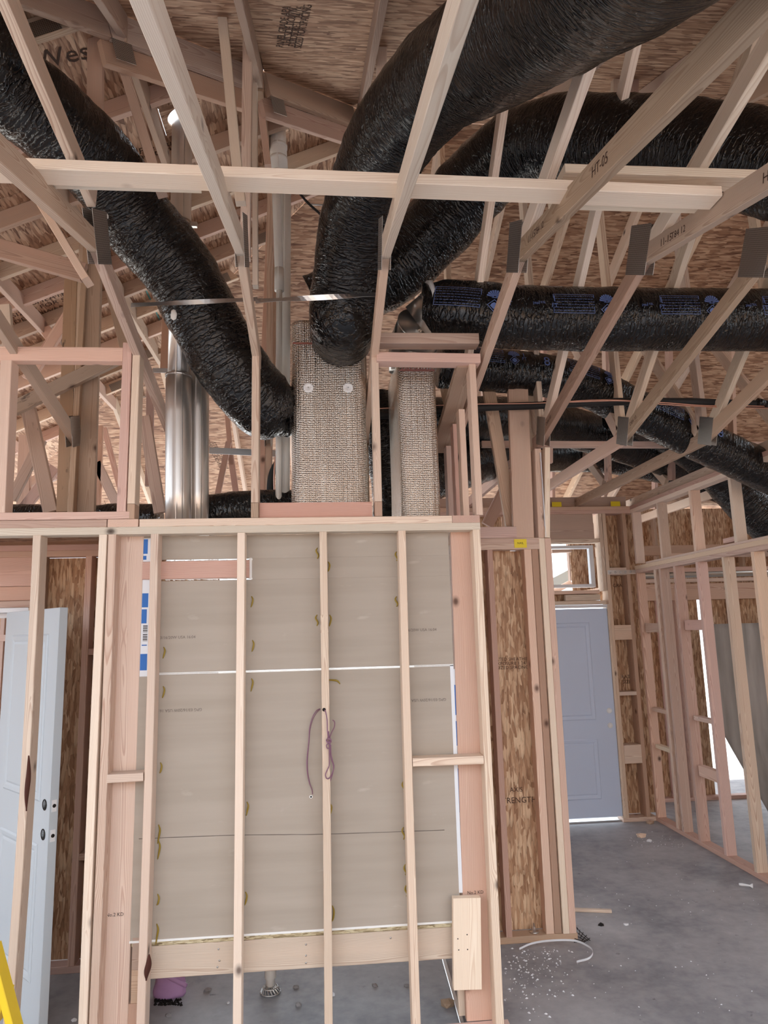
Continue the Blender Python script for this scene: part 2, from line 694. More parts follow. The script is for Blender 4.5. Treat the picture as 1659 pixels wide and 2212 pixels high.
# ================================================================== SETTING
# floor and ground
fl = mesh('floor', [(-9, -9, 0), (9, -9, 0), (9, 7, 0), (-9, 7, 0), (-9, -9, -.2), (9, -9, -.2), (9, 7, -.2), (-9, 7, -.2)],
          [(0, 1, 2, 3), (7, 6, 5, 4), (0, 4, 5, 1), (1, 5, 6, 2), (2, 6, 7, 3), (3, 7, 4, 0)], M['conc'])
tag(fl, kind='structure')
gr = mesh('ground', [(-60, -60, -.16), (60, -60, -.16), (60, 60, -.16), (-60, 60, -.16)], [(0, 1, 2, 3)], M['stucco'])
tag(gr, kind='structure')

# ---------------- roof: hip planes
SL = 0.45
RY, RX, RZ = 1.04, 0.51, 5.60        # hip peak


def zP1(x, y): return RZ + SL * (y - RY)


def zP3(x, y): return RZ - SL * (y - RY)


def zP2(x, y): return RZ + SL * (x - RX)


def clip(poly, a, b, c):
    """keep a*x+b*y<=c"""
    out = []
    for i in range(len(poly)):
        p, q = poly[i], poly[(i + 1) % len(poly)]
        dp = a * p[0] + b * p[1] - c
        dq = a * q[0] + b * q[1] - c
        if dp <= 0:
            out.append(p)
        if dp * dq < 0:
            f = dp / (dp - dq)
            out.append((p[0] + (q[0] - p[0]) * f, p[1] + (q[1] - p[1]) * f))
    return out


ceil = struct('ceiling', (RX, RY, RZ))


def sheet(poly, zf, mat, along):
    """a sheet of sheathing over plan polygon poly; holes cut for vents by skipping"""
    if len(poly) < 3:
        return
    cx = sum(p[0] for p in poly) / len(poly)
    cy = sum(p[1] for p in poly) / len(poly)
    o = V((cx, cy, zf(cx, cy)))
    e = V((1, 0, zf(cx + 1, cy) - zf(cx, cy))) if along == 'x' else V((0, 1, zf(cx, cy + 1) - zf(cx, cy)))
    e.normalize()
    nx = V((1, 0, zf(cx + 1, cy) - zf(cx, cy)))
    ny = V((0, 1, zf(cx, cy + 1) - zf(cx, cy)))
    nn = nx.cross(ny).normalized()
    s = nn.cross(e)
    m = Matrix.Identity(4)
    for i in range(3):
        m[i][0], m[i][1], m[i][2], m[i][3] = e[i], s[i], nn[i], o[i]
    mi = m.inverted()
    full = [mi @ V((p[0], p[1], zf(*p))) for p in poly]
    hi = [v + V((0, 0, 0.012)) for v in full]
    low = [v * (1 - .0035 / max(.05, v.length)) for v in full]
    k = len(poly)
    fs = [tuple(range(k - 1, -1, -1)), tuple(range(k, 2 * k))] + [(i, (i + 1) % k, (i + 1) % k + k, i + k) for i in range(k)]
    return mesh('panel', low + hi, fs, mat, ceil, m)


RINGS = []
HOLES = []        # (x, y, r) pipe penetrations of the left hip plane
G = 0.0


def rect(x0, x1, y0, y1):
    return [(x0 + G, y0 + G), (x1 - G, y0 + G), (x1 - G, y1 - G), (x0 + G, y1 - G)]


# front plane P1 : y<RY, x - y >= RX-RY (x>=RX part all)
row = 0
y = RY
while y > -3.0:
    y0 = y - 1.11
    x = -5.2 - (1.22 if row % 2 else 0)
    while x < 7.0:
        p = rect(x, x + 2.44, y0, y)
        p = clip(p, -1, 1, -(RX - RY))        # -x+y <= RY-RX
        sheet(p, zP1, M['osbs'], 'x')
        x += 2.44
    y = y0
    row += 1
row = 0
y = RY
while y < 6.4:
    y1 = y + 1.11
    x = -5.2 - (1.22 if row % 2 else 0)
    while x < 7.0:
        p = rect(x, x + 2.44, y, y1)
        p = clip(p, -1, -1, -(RX + RY))
        sheet(p, zP3, M['osbs'] if x > -9 else M['osbr'], 'x')
        x += 2.44
    y = y1
    row += 1
row = 0
x = RX
FLUE = (-0.80, 0.36)
PVC = (-0.272, 0.70)
while x > -3.5:
    x0 = x - 1.11
    yy = -4.4 - (1.22 if row % 2 else 0)
    while yy < 6.6:
        p = rect(x0, x, yy, yy + 2.44)
        p = clip(p, 1, -1, RX - RY)
        p = clip(p, 1, 1, RX + RY)
        # leave square openings round the vents: split the sheet in strips about them
        done = False
        for (hx, hy, hr) in ((FLUE[0] - .02, FLUE[1] - .02, .115), (PVC[0], PVC[1] + .03, .075)):
            if x0 < hx < x and yy < hy < yy + 2.44:
                RINGS.append((hx, hy, hr, .085 if hr > .1 else .06))
                for (sx0, sx1, sy0, sy1) in ((x0, hx - hr, yy, yy + 2.44), (hx + hr, x, yy, yy + 2.44), (hx - hr, hx + hr, yy, hy - hr), (hx - hr, hx + hr, hy + hr, yy + 2.44)):
                    q = [(sx0, sy0), (sx1, sy0), (sx1, sy1), (sx0, sy1)]
                    q = clip(clip(q, 1, -1, RX - RY), 1, 1, RX + RY)
                    if len(q) > 2:
                        HOLES.append(q)
                done = True
        if not done:
            sheet(p, zP2, M['osbr'], 'y')
        yy += 2.44
    x = x0
    row += 1
for q in HOLES:
    sheet(q, zP2, M['osbr'], 'y')
for (hx, hy, hr, ri) in RINGS:
    vs, fs = [], []
    n_ = 40
    for j in range(n_):
        a = 2 * PI * j / n_ + PI / 4
        c_, s_ = math.cos(a), math.sin(a)
        k_ = hr / max(abs(c_), abs(s_))
        for (r_, dz) in ((k_, 0), (ri, 0), (k_, .012), (ri, .012)):
            x_, y_ = r_ * c_, r_ * s_
            vs.append((x_, y_, SL * x_ + dz))
    for j in range(n_):
        a, b = 4 * j, 4 * ((j + 1) % n_)
        fs += [(a, a + 1, b + 1, b), (a + 2, b + 2, b + 3, a + 3), (a + 1, a + 3, b + 3, b + 1)]
    mesh('panel', vs, fs, M['osbr'], ceil, Matrix.Translation(V((hx, hy, zP2(hx, hy)))))


# printed marks on the sheathing
def roofprint(s, x, y, zf, ang, size, mat='ink'):
    o = V((x, y, zf(x, y)))
    nx = V((1, 0, zf(x + 1, y) - zf(x, y))).normalized()
    ny = V((0, 1, zf(x, y + 1) - zf(x, y)))
    nn = nx.cross(ny).normalized()
    ny = nn.cross(nx)
    # seen from below: mirror x
    ux = nx * math.cos(ang) + ny * math.sin(ang)
    uy = -(nn.cross(ux))
    lettering(s, mat, ceil, o - nn * 0.002, ux, uy, size, 0.0, 'stamp')


def roofpix(px, py, plane):
    d = ray(px, py)
    a, b, c = plane
    t = (a + b * CAM.x + c * CAM.y - CAM.z) / (d.z - b * d.x - c * d.y)
    return CAM + d * t


PL1 = (RZ - SL * RY, 0, SL)
PL2 = (RZ - SL * RX, SL, 0)
PL3 = (RZ + SL * RY, 0, -SL)
q = roofpix(152, 118, PL2)
roofprint('Westf', q.x, q.y, zP2, 0.12, 0.15)
for i, (s_, dx) in enumerate((('PANEL GRADE APA', 0), ('THIS SIDE DOWN', 0.09), ('EXPOSURE 1  24/16', 0.18), ('SIZED FOR SPACING', 0.27))):
    q = roofpix(612 + i * 14, 60, PL1)
    roofprint(s_, q.x, q.y, zP1, -1.45, 0.06)
for (px, py, s_) in ((345, 315, 'Premium'), (335, 330, 'sheathing'), (118, 640, 'RATED SHEATHING 24/16'), (122, 652, 'SIZED FOR SPACING'), (268, 620, 'west'), (50, 690, 'THIS SIDE DOWN')):
    q = roofpix(px, py, PL2)
    roofprint(s_, q.x, q.y, zP2, 0.1, 0.075)
for (px, py, s_) in ((1035, 600, 'RATED'), (462, 980, 'THIS SIDE DOWN'), (475, 985, 'STRENGTH AXIS'), (1450, 590, '24/16')):
    q = roofpix(px, py, PL3)
    roofprint(s_, q.x, q.y, zP3, 1.4, 0.07)

# teal marking strip under the left hip plane
for (pts) in ([(10, 0), (35, 55), (60, 110), (85, 160)], [(290, 570), (315, 625), (345, 690)]):
    P_ = [roofpix(a, b, PL2) - V((0, 0, .005)) for a, b in pts]
    tube('chalk_line', P_, 0.006, 'teal', ceil, 5, 12)

# ================================================================== TRUSSES
CH = 0.089


def poly_offset(pts, off):
    """offset polyline (2D y,z) to its left (up) by off -> list of points and end skews"""
    n = len(pts)
    out = []
    for i in range(n):
        dirs = []
        if i > 0:
            dirs.append((V(pts[i]) - V(pts[i - 1])).normalized())
        if i < n - 1:
            dirs.append((V(pts[i + 1]) - V(pts[i])).normalized())
        ns = [V((-d.y, d.x)) for d in dirs]
        m = sum(ns, V((0, 0))).normalized()
        out.append(V(pts[i]) + m * (off / m.dot(ns[0])))
    return out


def chord(parent, xc, pts, w, mats, name='bottom_chord', t=0.038):
    """members with mitred ends following bottom-edge polyline pts (y,z), y increasing"""
    ctr = poly_offset(pts, w / 2)
    n = len(pts)
    for i in range(n - 1):
        a, b = ctr[i], ctr[i + 1]
        d = (b - a).normalized()
        nn = V((-d.y, d.x))

        def skew(j):
            if j == 0 or j == n - 1:
                return 0.0
            d0 = (V(pts[j]) - V(pts[j - 1])).normalized()
            d1 = (V(pts[j + 1]) - V(pts[j])).normalized()
            m = (V((-d0.y, d0.x)) + V((-d1.y, d1.x))).normalized()
            return m.dot(d) / m.dot(nn)
        W(name, (xc, a.x, a.y), (xc, b.x, b.y), w, t, mats[i % len(mats)], parent, (0, nn.x, nn.y), skew(i), skew(i + 1))


def gusset(parent, xs, y, z, w, h, ang=0.0):
    """toothed metal plates on both faces of a truss joint"""
    for s in (-1, 1):
        m = Matrix.Translation(V((xs + s * 0.0198, y, z))) @ Matrix.Rotation(ang, 4, 'X')
        box('truss_plate', -.0008, .0008, -w / 2, w / 2, -h / 2, h / 2, 'plate', parent, m, 0)


def web(parent, xc, a, b, mat='fir', w=0.089, t=0.036, name='web'):
    d = V((0, b[0] - a[0], b[1] - a[1])).normalized()
    W(name, (xc, a[0], a[1]), (xc, b[0], b[1]), w, t, mat, parent, (0, -d.z, d.y))


B2, B3 = (-0.70, 3.505), (0.95, 3.095)
BW = 3.36                 # inner face of the entry wall


def roofz(x, y):
    return min(zP1(x, y), zP3(x, y), zP2(x, y))


def main_truss(X, label, flat, mats, webs):
    xc = X + 0.019
    t = empty('roof_truss', (xc, B2[0], B2[1]), label=label, cat='truss', group=None)
    yend = -4.2
    pts = [(yend, B2[1] - .25 * (B2[0] - yend)), B2, B3]
    if flat:
        pts.append((5.4, 3.095))
    chord(t, xc, pts, CH, mats)
    # top chords
    if X < RX:
        y1, y2 = X - RX + RY, RX + RY - X
    else:
        y1 = y2 = RY
    w2 = 0.12
    dz = w2 / math.cos(math.atan(SL))
    ya = -4.6
    W('top_chord', (xc, ya, zP1(0, ya) - dz / 2 - .002), (xc, y1, zP1(0, y1) - dz / 2 - .002), w2, 0.038, 'brown', t, (0, 0, 1), SL * .9, SL * .9)
    W('top_chord', (xc, y2, zP3(0, y2) - dz / 2 - .002), (xc, 6.1, zP3(0, 6.1) - dz / 2 - .002), w2, 0.038, 'fir', t, (0, 0, 1), -SL * .9, 0)
    if y2 - y1 > 0.1:
        zt = zP1(0, y1) - 0.09
        W('top_chord', (xc, y1, zt), (xc, y2, zt), w2, 0.038, 'brown', t, (0, 0, 1))
    for (a, b, m_) in webs:
        web(t, xc, a, b, m_)
    gusset(t, xc, B2[0] + .03, B2[1] + .09, .21, .22, 0.5)
    gusset(t, xc, B3[0] - .06, B3[1] + .085, .17, .19, 0.35)
    for ys in (-2.4, -1.55):
        z_ = roofz(X, ys) - 0.10
        gusset(t, xc, ys, z_, .16, .12, math.atan(SL))
    return t


def T(y, x=1.0):
    return roofz(x, y) - 0.07


trusses = []
LB = [
    (-2.18, 'roof truss at far left edge beyond the leaning chord with the metal plate', False, ['brown', 'fir']),
    (-1.585, 'roof truss at left whose chord ends behind the two tall posts', False, ['brown', 'brown']),
    (-0.972, 'roof truss standing on the corner post just left of the chimney flue', False, ['fir', 'fir', 'pale']),
    (-0.358, 'roof truss rising from the post between chimney flue and left foil duct', False, ['pale', 'fir', 'fir']),
    (0.275, 'roof truss crossing in front of the big black duct', False, ['pale', 'fir', 'fir']),
    (0.888, 'roof truss meeting the two pink blocks right of the foil ducts', False, ['brown', 'fir', 'fir']),
    (1.475, 'roof truss ending on the doubled post beside the transom window', True, ['brown', 'brown', 'pink']),
    (2.045, 'roof truss whose flat end reaches the wall over the grey door', True, ['brown', 'brown', 'pink']),
    (2.635, 'roof truss ending just left of the right-hand stud wall', True, ['brown', 'brown', 'brown']),
    (3.25, 'roof truss above the right-hand stud wall', True, ['brown', 'brown', 'fir']),
    (3.86, 'roof truss over the side room past the right-hand wall', True, ['brown', 'brown', 'fir']),
]
for i, (X, lb, flat, mats) in enumerate(LB):
    wb = []
    if X > 0.5:
        wb += [((0.86, 3.18), (-0.88, T(-0.88)), 'pale')]
        wb += [((-0.74, 3.56), (-2.42, T(-2.42) - .02), 'pale')]
        wb += [((0.95, 3.2), (RY, 5.45), 'fir'), ((1.0, 3.2), (2.3, T(2.3)), 'fir'), ((2.6, 3.2), (2.35, T(2.35)), 'pink'), ((2.7, 3.2), (3.9, T(3.9)), 'fir'),
               ((4.2, 3.2), (4.0, T(4.0)), 'pink')]
    else:
        X_ = X
        wb += [((-0.76, 3.60 if X > -.5 else 3.72), (-2.3, 3.95), 'fir')] if -1.2 < X < -.9 else []
        if X > -1.8:
            wb += [((0.95, 2.52), (1.0, T(1.0, X_) - .05), 'brown')]
    trusses.append(main_truss(X, lb, flat, mats, wb))
# posts of the trusses on the front wall
for X, tr, mt in ((-0.358, trusses[3], 'fir'), (0.275, trusses[4], 'fir'), (-0.972, trusses[2], 'fir')):
    W('post', (X + .019, .045, 2.545), (X + .019, .045, 3.335), 0.089, 0.038, mt, tr, (0, 1, 0), -.12 * 0, .0)
    W('post_foot', (X + .019, .045, 2.468), (X + .019, .045, 2.543), 0.089, 0.038, 'brown', tr, (0, 1, 0))
# long yellow web and the cut chord of the truss left of centre
tr = trusses[3]


def sx(px, py, X):
    return AX(px, py, X)


for X, s1, s2 in ((.888, '11-15', 'T84 10'), (1.475, '11-15', 'T84 12'), (2.045, '11-15', 'T84 14')):
    par = trusses[[round(l[0], 3) for l in LB].index(round(X, 3))]
    for (yy, s_, sz) in ((-.92, s1, .045), (-1.02, s2, .04), (-1.62, 'HT-05', .05)):
        z_ = B2[1] - .25 * (B2[0] - yy) + .045
        lettering(s_, 'ink', par, (X - .0002, yy, z_), (0, -1, -.25), (0, -.25, 1), sz, .0008, 'stamp')
    lettering('D84 10', 'ink', par, (X - .0002, .72, 3.155 + .045), (0, -1, .25), (0, .25, 1), .035, .0008, 'stamp')
p = AY(470, 22, -.476)
lettering('67', 'ink', trusses[3], p, (1, 0, 0), (0, 0, 1), .055, .0008, 'stamp')
# hip blocking under the front hip
hb = empty('hip_blocking', (-.3, .2, 5.2), label='doubled sloping hip boards under the roof above the white vent pipe', cat='beam')


def hip1(x, dz=0.0):
    return V((x, x - RX + RY, RZ + SL * (x - RX) + dz))


for k, (xa, xb) in enumerate(((-2.4, -1.02), (-1.015, -0.385), (-0.305, 0.25))):
    W('hip_board', hip1(xa, -.085), hip1(xb, -.085), 0.14, 0.036, ('brown', 'fir')[k % 2], hb, (0, 0, 1))
    if k: W('hip_board', hip1(xa, -.215) + V((-.03, .03, 0)), hip1(xb, -.215) + V((-.03, .03, 0)), 0.12, 0.036, ('pink', 'brown')[k % 2], hb, (0, 0, 1))
    m = frame(hip1(xa, -.215), hip1(xb, -.215), (0, 0, 1))
    box('truss_plate', .03, .14, -.0215, -.0195, -.05, .05, 'plate', hb, m, 0)

# jack rafters in the left hip plane
JY = [-0.55, 0.05, 0.59, 1.05, 1.43, 1.82, 2.2, 2.6, 3.0, 3.4, 3.9]
JL = ['topmost of the row', 'second from the top, just above the flue top', 'third from the top, just below the flue top', 'fourth from the top', 'fifth from the top', 'sixth from the top', 'seventh from the top', 'eighth from the top', 'ninth from the top', 'tenth from the top', 'eleventh from the top', 'lowest']
jacks = []
for k, yj in enumerate(JY):
    xe = (yj - RY + RX) if yj < RY else (RX + RY - yj)
    xe -= 0.09
    xs = -3.6
    j = empty('jack_rafter', (xe, yj, zP2(xe, yj)), label='sloping rafter under the left roof slope, %s' % JL[k], cat='rafter', group='rafters of the left roof slope')
    jacks.append(j)
    h = 0.11
    dz = h / 2 / math.cos(math.atan(SL)) + .002
    W('top_chord', (xs, yj, zP2(xs, 0) - dz), (xe, yj, zP2(xe, 0) - dz), h, 0.038, ('fir', 'pink', 'brown')[k % 3], j, (0, 0, 1), -SL * .9, -SL * .9)
    m = Matrix.Translation(V((xe - .10, yj, zP2(xe - .10, 0) - .075))) @ Matrix.Rotation(-math.atan(SL), 4, 'Y')
    box('truss_plate', -.07, .07, -.0205, -.0195, -.04, .04, 'plate', j, m, 0)


# ---- sticks seen in the attic on the left, each nailed to the rafter line it stands under
def stick(par, p0, p1, Y, w, t, mat, name='web', flatface=True):
    a = AY(p0[0], p0[1], Y)
    b = AY(p1[0], p1[1], Y)
    W(name, a, b, t if flatface else w, w if flatface else t, mat, par, (0, 1, 0))


ST = [
    # p0, p1, depth, width, thickness, material, jack index
    ((155, 596), (138, 1106), 1.05, .085, .038, 'dirty', 5),
    ((181, 520), (162, 1106), 1.00, .045, .05, 'brown', 5),
    ((204, 556), (187, 1106), 0.99, .105, .038, 'brown', 5),
    ((233, 590), (300, 860), 1.43, .089, .038, 'brown', 6),
    ((62, 885), (110, 1106), 1.05, .089, .038, 'dirty', 5),
    ((28, 884), (265, 768), 0.90, .089, .038, 'dirty', 5),
    ((312, 900), (346, 1108), 0.75, .070, .038, 'brown', 4),
    ((325, 830), (322, 1050), 1.43, .050, .038, 'red', 6),
    ((215, 920), (209, 1106), 2.2, .060, .038, 'red', 8),
    ((225, 925), (266, 1080), 2.6, .045, .038, 'pink', 9),
    ((209, 1000), (255, 1095), 2.2, .075, .038, 'pink', 8),
    ((56, 940), (50, 1106), 2.2, .10, .038, 'red', 8),
    ((90, 950), (25, 1080), 1.82, .075, .038, 'red', 7),
    ((120, 1010), (42, 1110), 2.2, .085, .038, 'red', 8),
    ((30, 960), (130, 1030), 2.6, .08, .038, 'pink', 9),
    ((60, 1060), (150, 1010), 3.0, .08, .038, 'pink', 10),
    ((0, 1075), (90, 1030), 3.0, .08, .038, 'red', 10),
    ((362, 640), (356, 800), 1.43, .06, .038, 'red', 6),
    ((488, 860), (500, 1005), 3.0, .045, .038, 'pink', 10),
    ((494, 955), (468, 1080), 2.6, .05, .038, 'red', 9),
    ((497, 975), (512, 1080), 3.0, .055, .038, 'pink', 10),
    ((587, 420), (560, 1100), 1.05, .055, .038, 'pink', 5),
    ((600, 395), (575, 1100), 1.43, .06, .038, 'brown', 6),
    ((60, 820), (175, 640), 1.43, .08, .038, 'pink', 6),
    ((85, 690), (190, 860), 1.82, .08, .038, 'pink', 7),
    ((12, 660), (20, 770), 0.66, .06, .038, 'fir', 4),
]
for (p0, p1, Y, w, t_, mt, k) in ST:
    stick(jacks[k - 2], p0, p1, Y, w, t_, mt)
# webs of left-hand trusses in front of the black duct
tr2 = trusses[2]
W('web', AY(88, 440, -.25), AY(190, 610, -.25), .089, .038, 'fir', trusses[1], (0, 1, 0))
W('web', AY(-10, 535, .0), AY(182, 590, .0), .038, .10, 'dirty', trusses[1], (0, 1, 0))
W('web', AY(208, 20, -.35), AY(205, 330, -.35), .038, .075, 'red', trusses[2], (0, 1, 0))
W('web', AY(228, 20, -.30), AY(350, 420, -.30), .06, .05, 'fir', trusses[2], (0, 1, 0))
W('web', AY(476, -10, -.45), AY(520, 440, -.45), .045, .048, 'pale', trusses[3], (0, 1, 0))
W('web', AY(536, 50, -.2), AY(530, 560, -.2), .05, .05, 'fir', trusses[3], (0, 1, 0))
W('web', AY(550, 120, .1), AY(552, 620, .1), .05, .03, 'pale', trusses[3], (0, 1, 0))
W('web', AY(563, 230, .3), AY(579, 360, .3), .045, .04, 'pink', trusses[3], (0, 1, 0))
W('web', AY(825, 70, -.2), AY(822, 300, -.2), .038, .055, 'fir', trusses[4], (0, 1, 0))
W('web', AY(902, -20, -.1), AY(888, 140, -.1), .038, .08, 'fir', trusses[4], (0, 1, 0))
W('web', AY(858, -20, -.25), AY(828, 72, -.25), .07, .06, 'fir', trusses[4], (0, 1, 0))
W('web', AY(1365, 100, .1), AY(1362, 230, .1), .07, .07, 'red', trusses[6], (0, 1, 0))
W('web', AY(1335, 130, .1), AY(1330, 230, .1), .05, .06, 'fir', trusses[6], (0, 1, 0))

# ---- braces: pale 2x4s laid over the lower chords
BY = -1.30


def brace(name, px0, px1, pyl, pyr, Yc, w, t, mat, label):
    a = AY(px0, pyl, Yc)
    b = AY(px1, pyr, Yc)
    o = W(name, a, b, w, t, mat, None, (0, 1, 0))
    return tag(o, label=label, cat='board')


brace('brace_board', -40, 1545, 366, 428, BY, .089, .040, 'pale', 'long pale board laid across the lower truss chords')
brace('brace_board', 85, 433, 391, 402, BY + .09, .06, .020, 'pale', 'short pale board hung under the left part of the long brace board')
brace('brace_board', 1212, 1720, 379, 394, BY + .02, .089, .036, 'pale', 'pale board lapped over the right end of the long brace board')
brace('brace_board', 1190, 1545, 430, 441, BY + .12, .07, .042, 'pale', 'pale knotty board under the right end of the long brace board')
o = W('lateral_brace', AY(1110, 472, 2.15), AY(1760, 500, 2.15), .038, .12, 'pink', None, (0, 1, 0))
tag(o, label='pink board running level across the far webs under the rear roof slope', cat='board')
o = W('lateral_brace', AY(1040, 960, 1.6), AY(1700, 962, 1.6), .038, .05, 'pink', None, (0, 1, 0))
tag(o, label='pink board running level in front of the lower black ducts', cat='board')
o = W('scrap_block', AY(1186, 968, 1.54), AY(1186, 1000, 1.54), .04, .05, 'pink', None, (0, 1, 0))
tag(o, label='small pink block beside the doubled post under the roof truss', cat='block')
for (a, b) in (((600, 515), (705, 520)), ((600, 545), (700, 542)), ((600, 590), (690, 560))):
    W('board', AY(a[0], a[1], 2.3), AY(b[0], b[1], 2.3), .038, .11, 'red', hb, (0, 1, 0))

# ================================================================== FRONT CHASE WALL
wf = struct('wall_front', (0, .045, 0))
ZU = 2.39
W('top_plate', (-2.6, .0445, ZU + .019), (.823, .0445, ZU + .019), .089, .038, 'pale', wf, (0, 1, 0))
W('top_plate', (-2.6, .0445, ZU + .057), (-1.068, .0445, ZU + .057), .089, .038, 'red', wf, (0, 1, 0))
W('plate_end', (-.989, .0, ZU + .057), (-.989, .089, ZU + .057), .038, .148, 'pink', wf, (0, 0, 1))
W('top_plate', (-.908, .0445, ZU + .057), (.676, .0445, ZU + .057), .089, .038, 'fir', wf, (0, 1, 0))
W('plate_end', (.750, .0, ZU + .057), (.750, .089, ZU + .057), .038, .145, 'pink', wf, (0, 0, 1))
W('sole_plate', (-2.6, .0445, .019), (.86, .0445, .019), .089, .038, 'pink', wf, (0, 1, 0))
for xl, mt, dx, bw in ((-1.418, 'fir', .01, .012), (-1.102, 'pale', 0, -.004), (-1.058, 'fir', 0, .004), (-.852, 'fir', 0, .004), (-.425, 'pale', 0, 0), (-.0125, 'fir', 0, .003), (.393, 'fir', 0, -.003), (.784, 'fir', 0, .003)):
    stud(wf, xl - dx, .038, ZU, mat=mt, dx=dx, bow=bw)
# bark pockets in two of the studs
for (px0, py0, px1, py1, w_) in ((62, 1632, 57, 1752, .012), (322, 2062, 316, 2118, .014)):
    a, b = AY(px0, py0, -.0005), AY(px1, py1, -.0005)
    tube('bark_pocket', [a, a.lerp(b, .35) + V((.003, 0, 0)), a.lerp(b, .7) - V((.002, 0, 0)), b], w_, 'bark', wf, 8, 16, rfun=lambda f: .25 + .75 * math.sin(PI * min(1, f * 1.05)))
# small blocks
W('blocking', (-1.018, .04, 1.23), (-.852, .04, 1.232), .089, .038, 'fir', wf, (0, 1, 0))
W('blocking', (.431, .045, 1.244), (.784, .045, 1.242), .089, .038, 'fir', wf, (0, 1, 0))
# framing over the wall
W('blocking', (-.318, .050, 2.509), (.262, .050, 2.509), .040, .080, 'red', wf, (0, 1, 0))
W('sole_plate', (-2.6, .0445, 2.487), (-.960, .0445, 2.487), .089, .038, 'pink', wf, (0, 1, 0))
W('header', (-2.6, .03, 3.335), (-1.022, .03, 3.335), .06, .076, 'pink', wf, (0, 1, 0))
W('post', (-1.585, .045, 2.506), (-1.600, .045, 3.297), .089, .055, 'fir', wf, (0, 1, 0))
W('post', (-1.0, .045, 2.506), (-1.0, .045, 3.40), .089, .045, 'pink', wf, (0, 1, 0))
W('blocking', (.302, .03, 3.436), (.864, .03, 3.440), .089, .060, 'pink', wf, (0, 1, 0))
W('blocking', (.302, .02, 3.327), (.864, .02, 3.323), .089, .052, 'pink', wf, (0, 1, 0))
for (xl, z0, z1, y0, mt) in ((.806, 2.468, 3.30, .0, 'fir'), (.812, 2.468, 3.16, .36, 'fir'), (.812, 2.468, 3.13, .56, 'pink'), (.812, 2.468, 3.06, .82, 'pink')):
    stud(wf, xl, z0, z1, y0=y0, w=.089, t=.036, mat=mt, name='cripple_stud')
W('rake_plate', (.80, .03, 3.305), (.80, .98, 3.07), .038, .11, 'brown', wf, (0, .25, 1))
W('rake_plate', (.80, .03, 3.345), (.80, .98, 3.11), .038, .09, 'fir', wf, (0, .25, 1))
W('side_plate', (.80, .1, 2.449), (.80, .95, 2.449), .038, .089, 'fir', wf, (0, 0, 1))
W('side_plate', (-1.0, .1, 2.449), (-1.0, .95, 2.449), .038, .089, 'fir', wf, (0, 0, 1))

# boards and drywall behind the studs
W('backing_board', (-.993, .108, .04), (-.988, .108, ZU), .038, .165, 'fir', wf, (0, 1, 0))
W('backing_board', (.737, .108, .04), (.757, .108, ZU), .038, .150, 'pink', wf, (0, 1, 0))
W('rim_board', (-.845, .110, .387), (.640, .110, .387), .038, .140, 'fir', wf, (0, 1, 0))
box('subfloor_edge', -.905, .640, .091, .75, .458, .475, 'osbedge', wf)
W('ledger_block', (-.90, .108, .43), (-.845, .108, .43), .038, .14, 'brown', wf, (0, 1, 0))
W('ledger_block', (-.90, .108, .29), (-.845, .108, .29), .038, .14, 'brown', wf, (0, 1, 0))
W('cripple_stud', (-.88, .108, .04), (-.88, .108, .22), .038, .06, 'red', wf, (0, 1, 0))
W('cripple_stud', (.66, .16, .04), (.66, .16, .32), .038, .05, 'pale', wf, (0, 1, 0))


def gyp(name, x0, x1, z0, z1):
    o = box(name, x0, x1, .090, .103, z0, z1, 'gyp', wf, None, .0008)
    return o


JZ = 1.700
# the upper sheet is notched round the pink block
gyp('gypsum_panel', -.904, .668, 2.268, ZU)
gyp('gypsum_panel', -.904, .668, JZ + .006, 2.160)
gyp('gypsum_panel', -.362, .668, 2.160, 2.268)
W('blocking', (-.905, .090, 2.214), (-.372, .090, 2.214), .038, .089, 'pink', wf, (0, 1, 0))
gyp('gypsum_panel', -.915, .652, .486, JZ - .006)
for k, (xa, xb, za, zb, dd) in enumerate(((-.904, .668, JZ - .005, JZ - .0005, 0), (-.904, .668, JZ + .001, JZ + .0055, 0), (-.915, .652, .476, .486, 0))):
    box('panel_edge', xa, xb, .0885, .101, za, zb, 'gypwhite', wf, None, .0005)
# broken white rim round the pink block
random.seed(3)
vs, fs = [], []
xx = -.795
while xx < -.366:
    w_ = random.uniform(.008, .02)
    h_ = random.uniform(.003, .009)
    for zz, sg in ((2.259, 1), (2.169, -1)):
        i0 = len(vs)
        vs += [(xx, .0885, zz), (xx + w_, .0885, zz), (xx + w_, .0885, zz + sg * h_), (xx, .0885, zz + sg * h_ * .7),
               (xx, .10, zz), (xx + w_, .10, zz), (xx + w_, .10, zz + sg * h_), (xx, .10, zz + sg * h_ * .7)]
        fs += [(i0, i0 + 1, i0 + 2, i0 + 3), (i0 + 7, i0 + 6, i0 + 5, i0 + 4), (i0, i0 + 4, i0 + 5, i0 + 1), (i0 + 1, i0 + 5, i0 + 6, i0 + 2), (i0 + 2, i0 + 6, i0 + 7, i0 + 3), (i0 + 3, i0 + 7, i0 + 4, i0)]
    xx += w_
mesh('panel_break', vs, fs, M['gypwhite'], wf)
box('panel_break', -.374, -.360, .087, .10, 2.163, 2.272, 'gypwhite', wf)
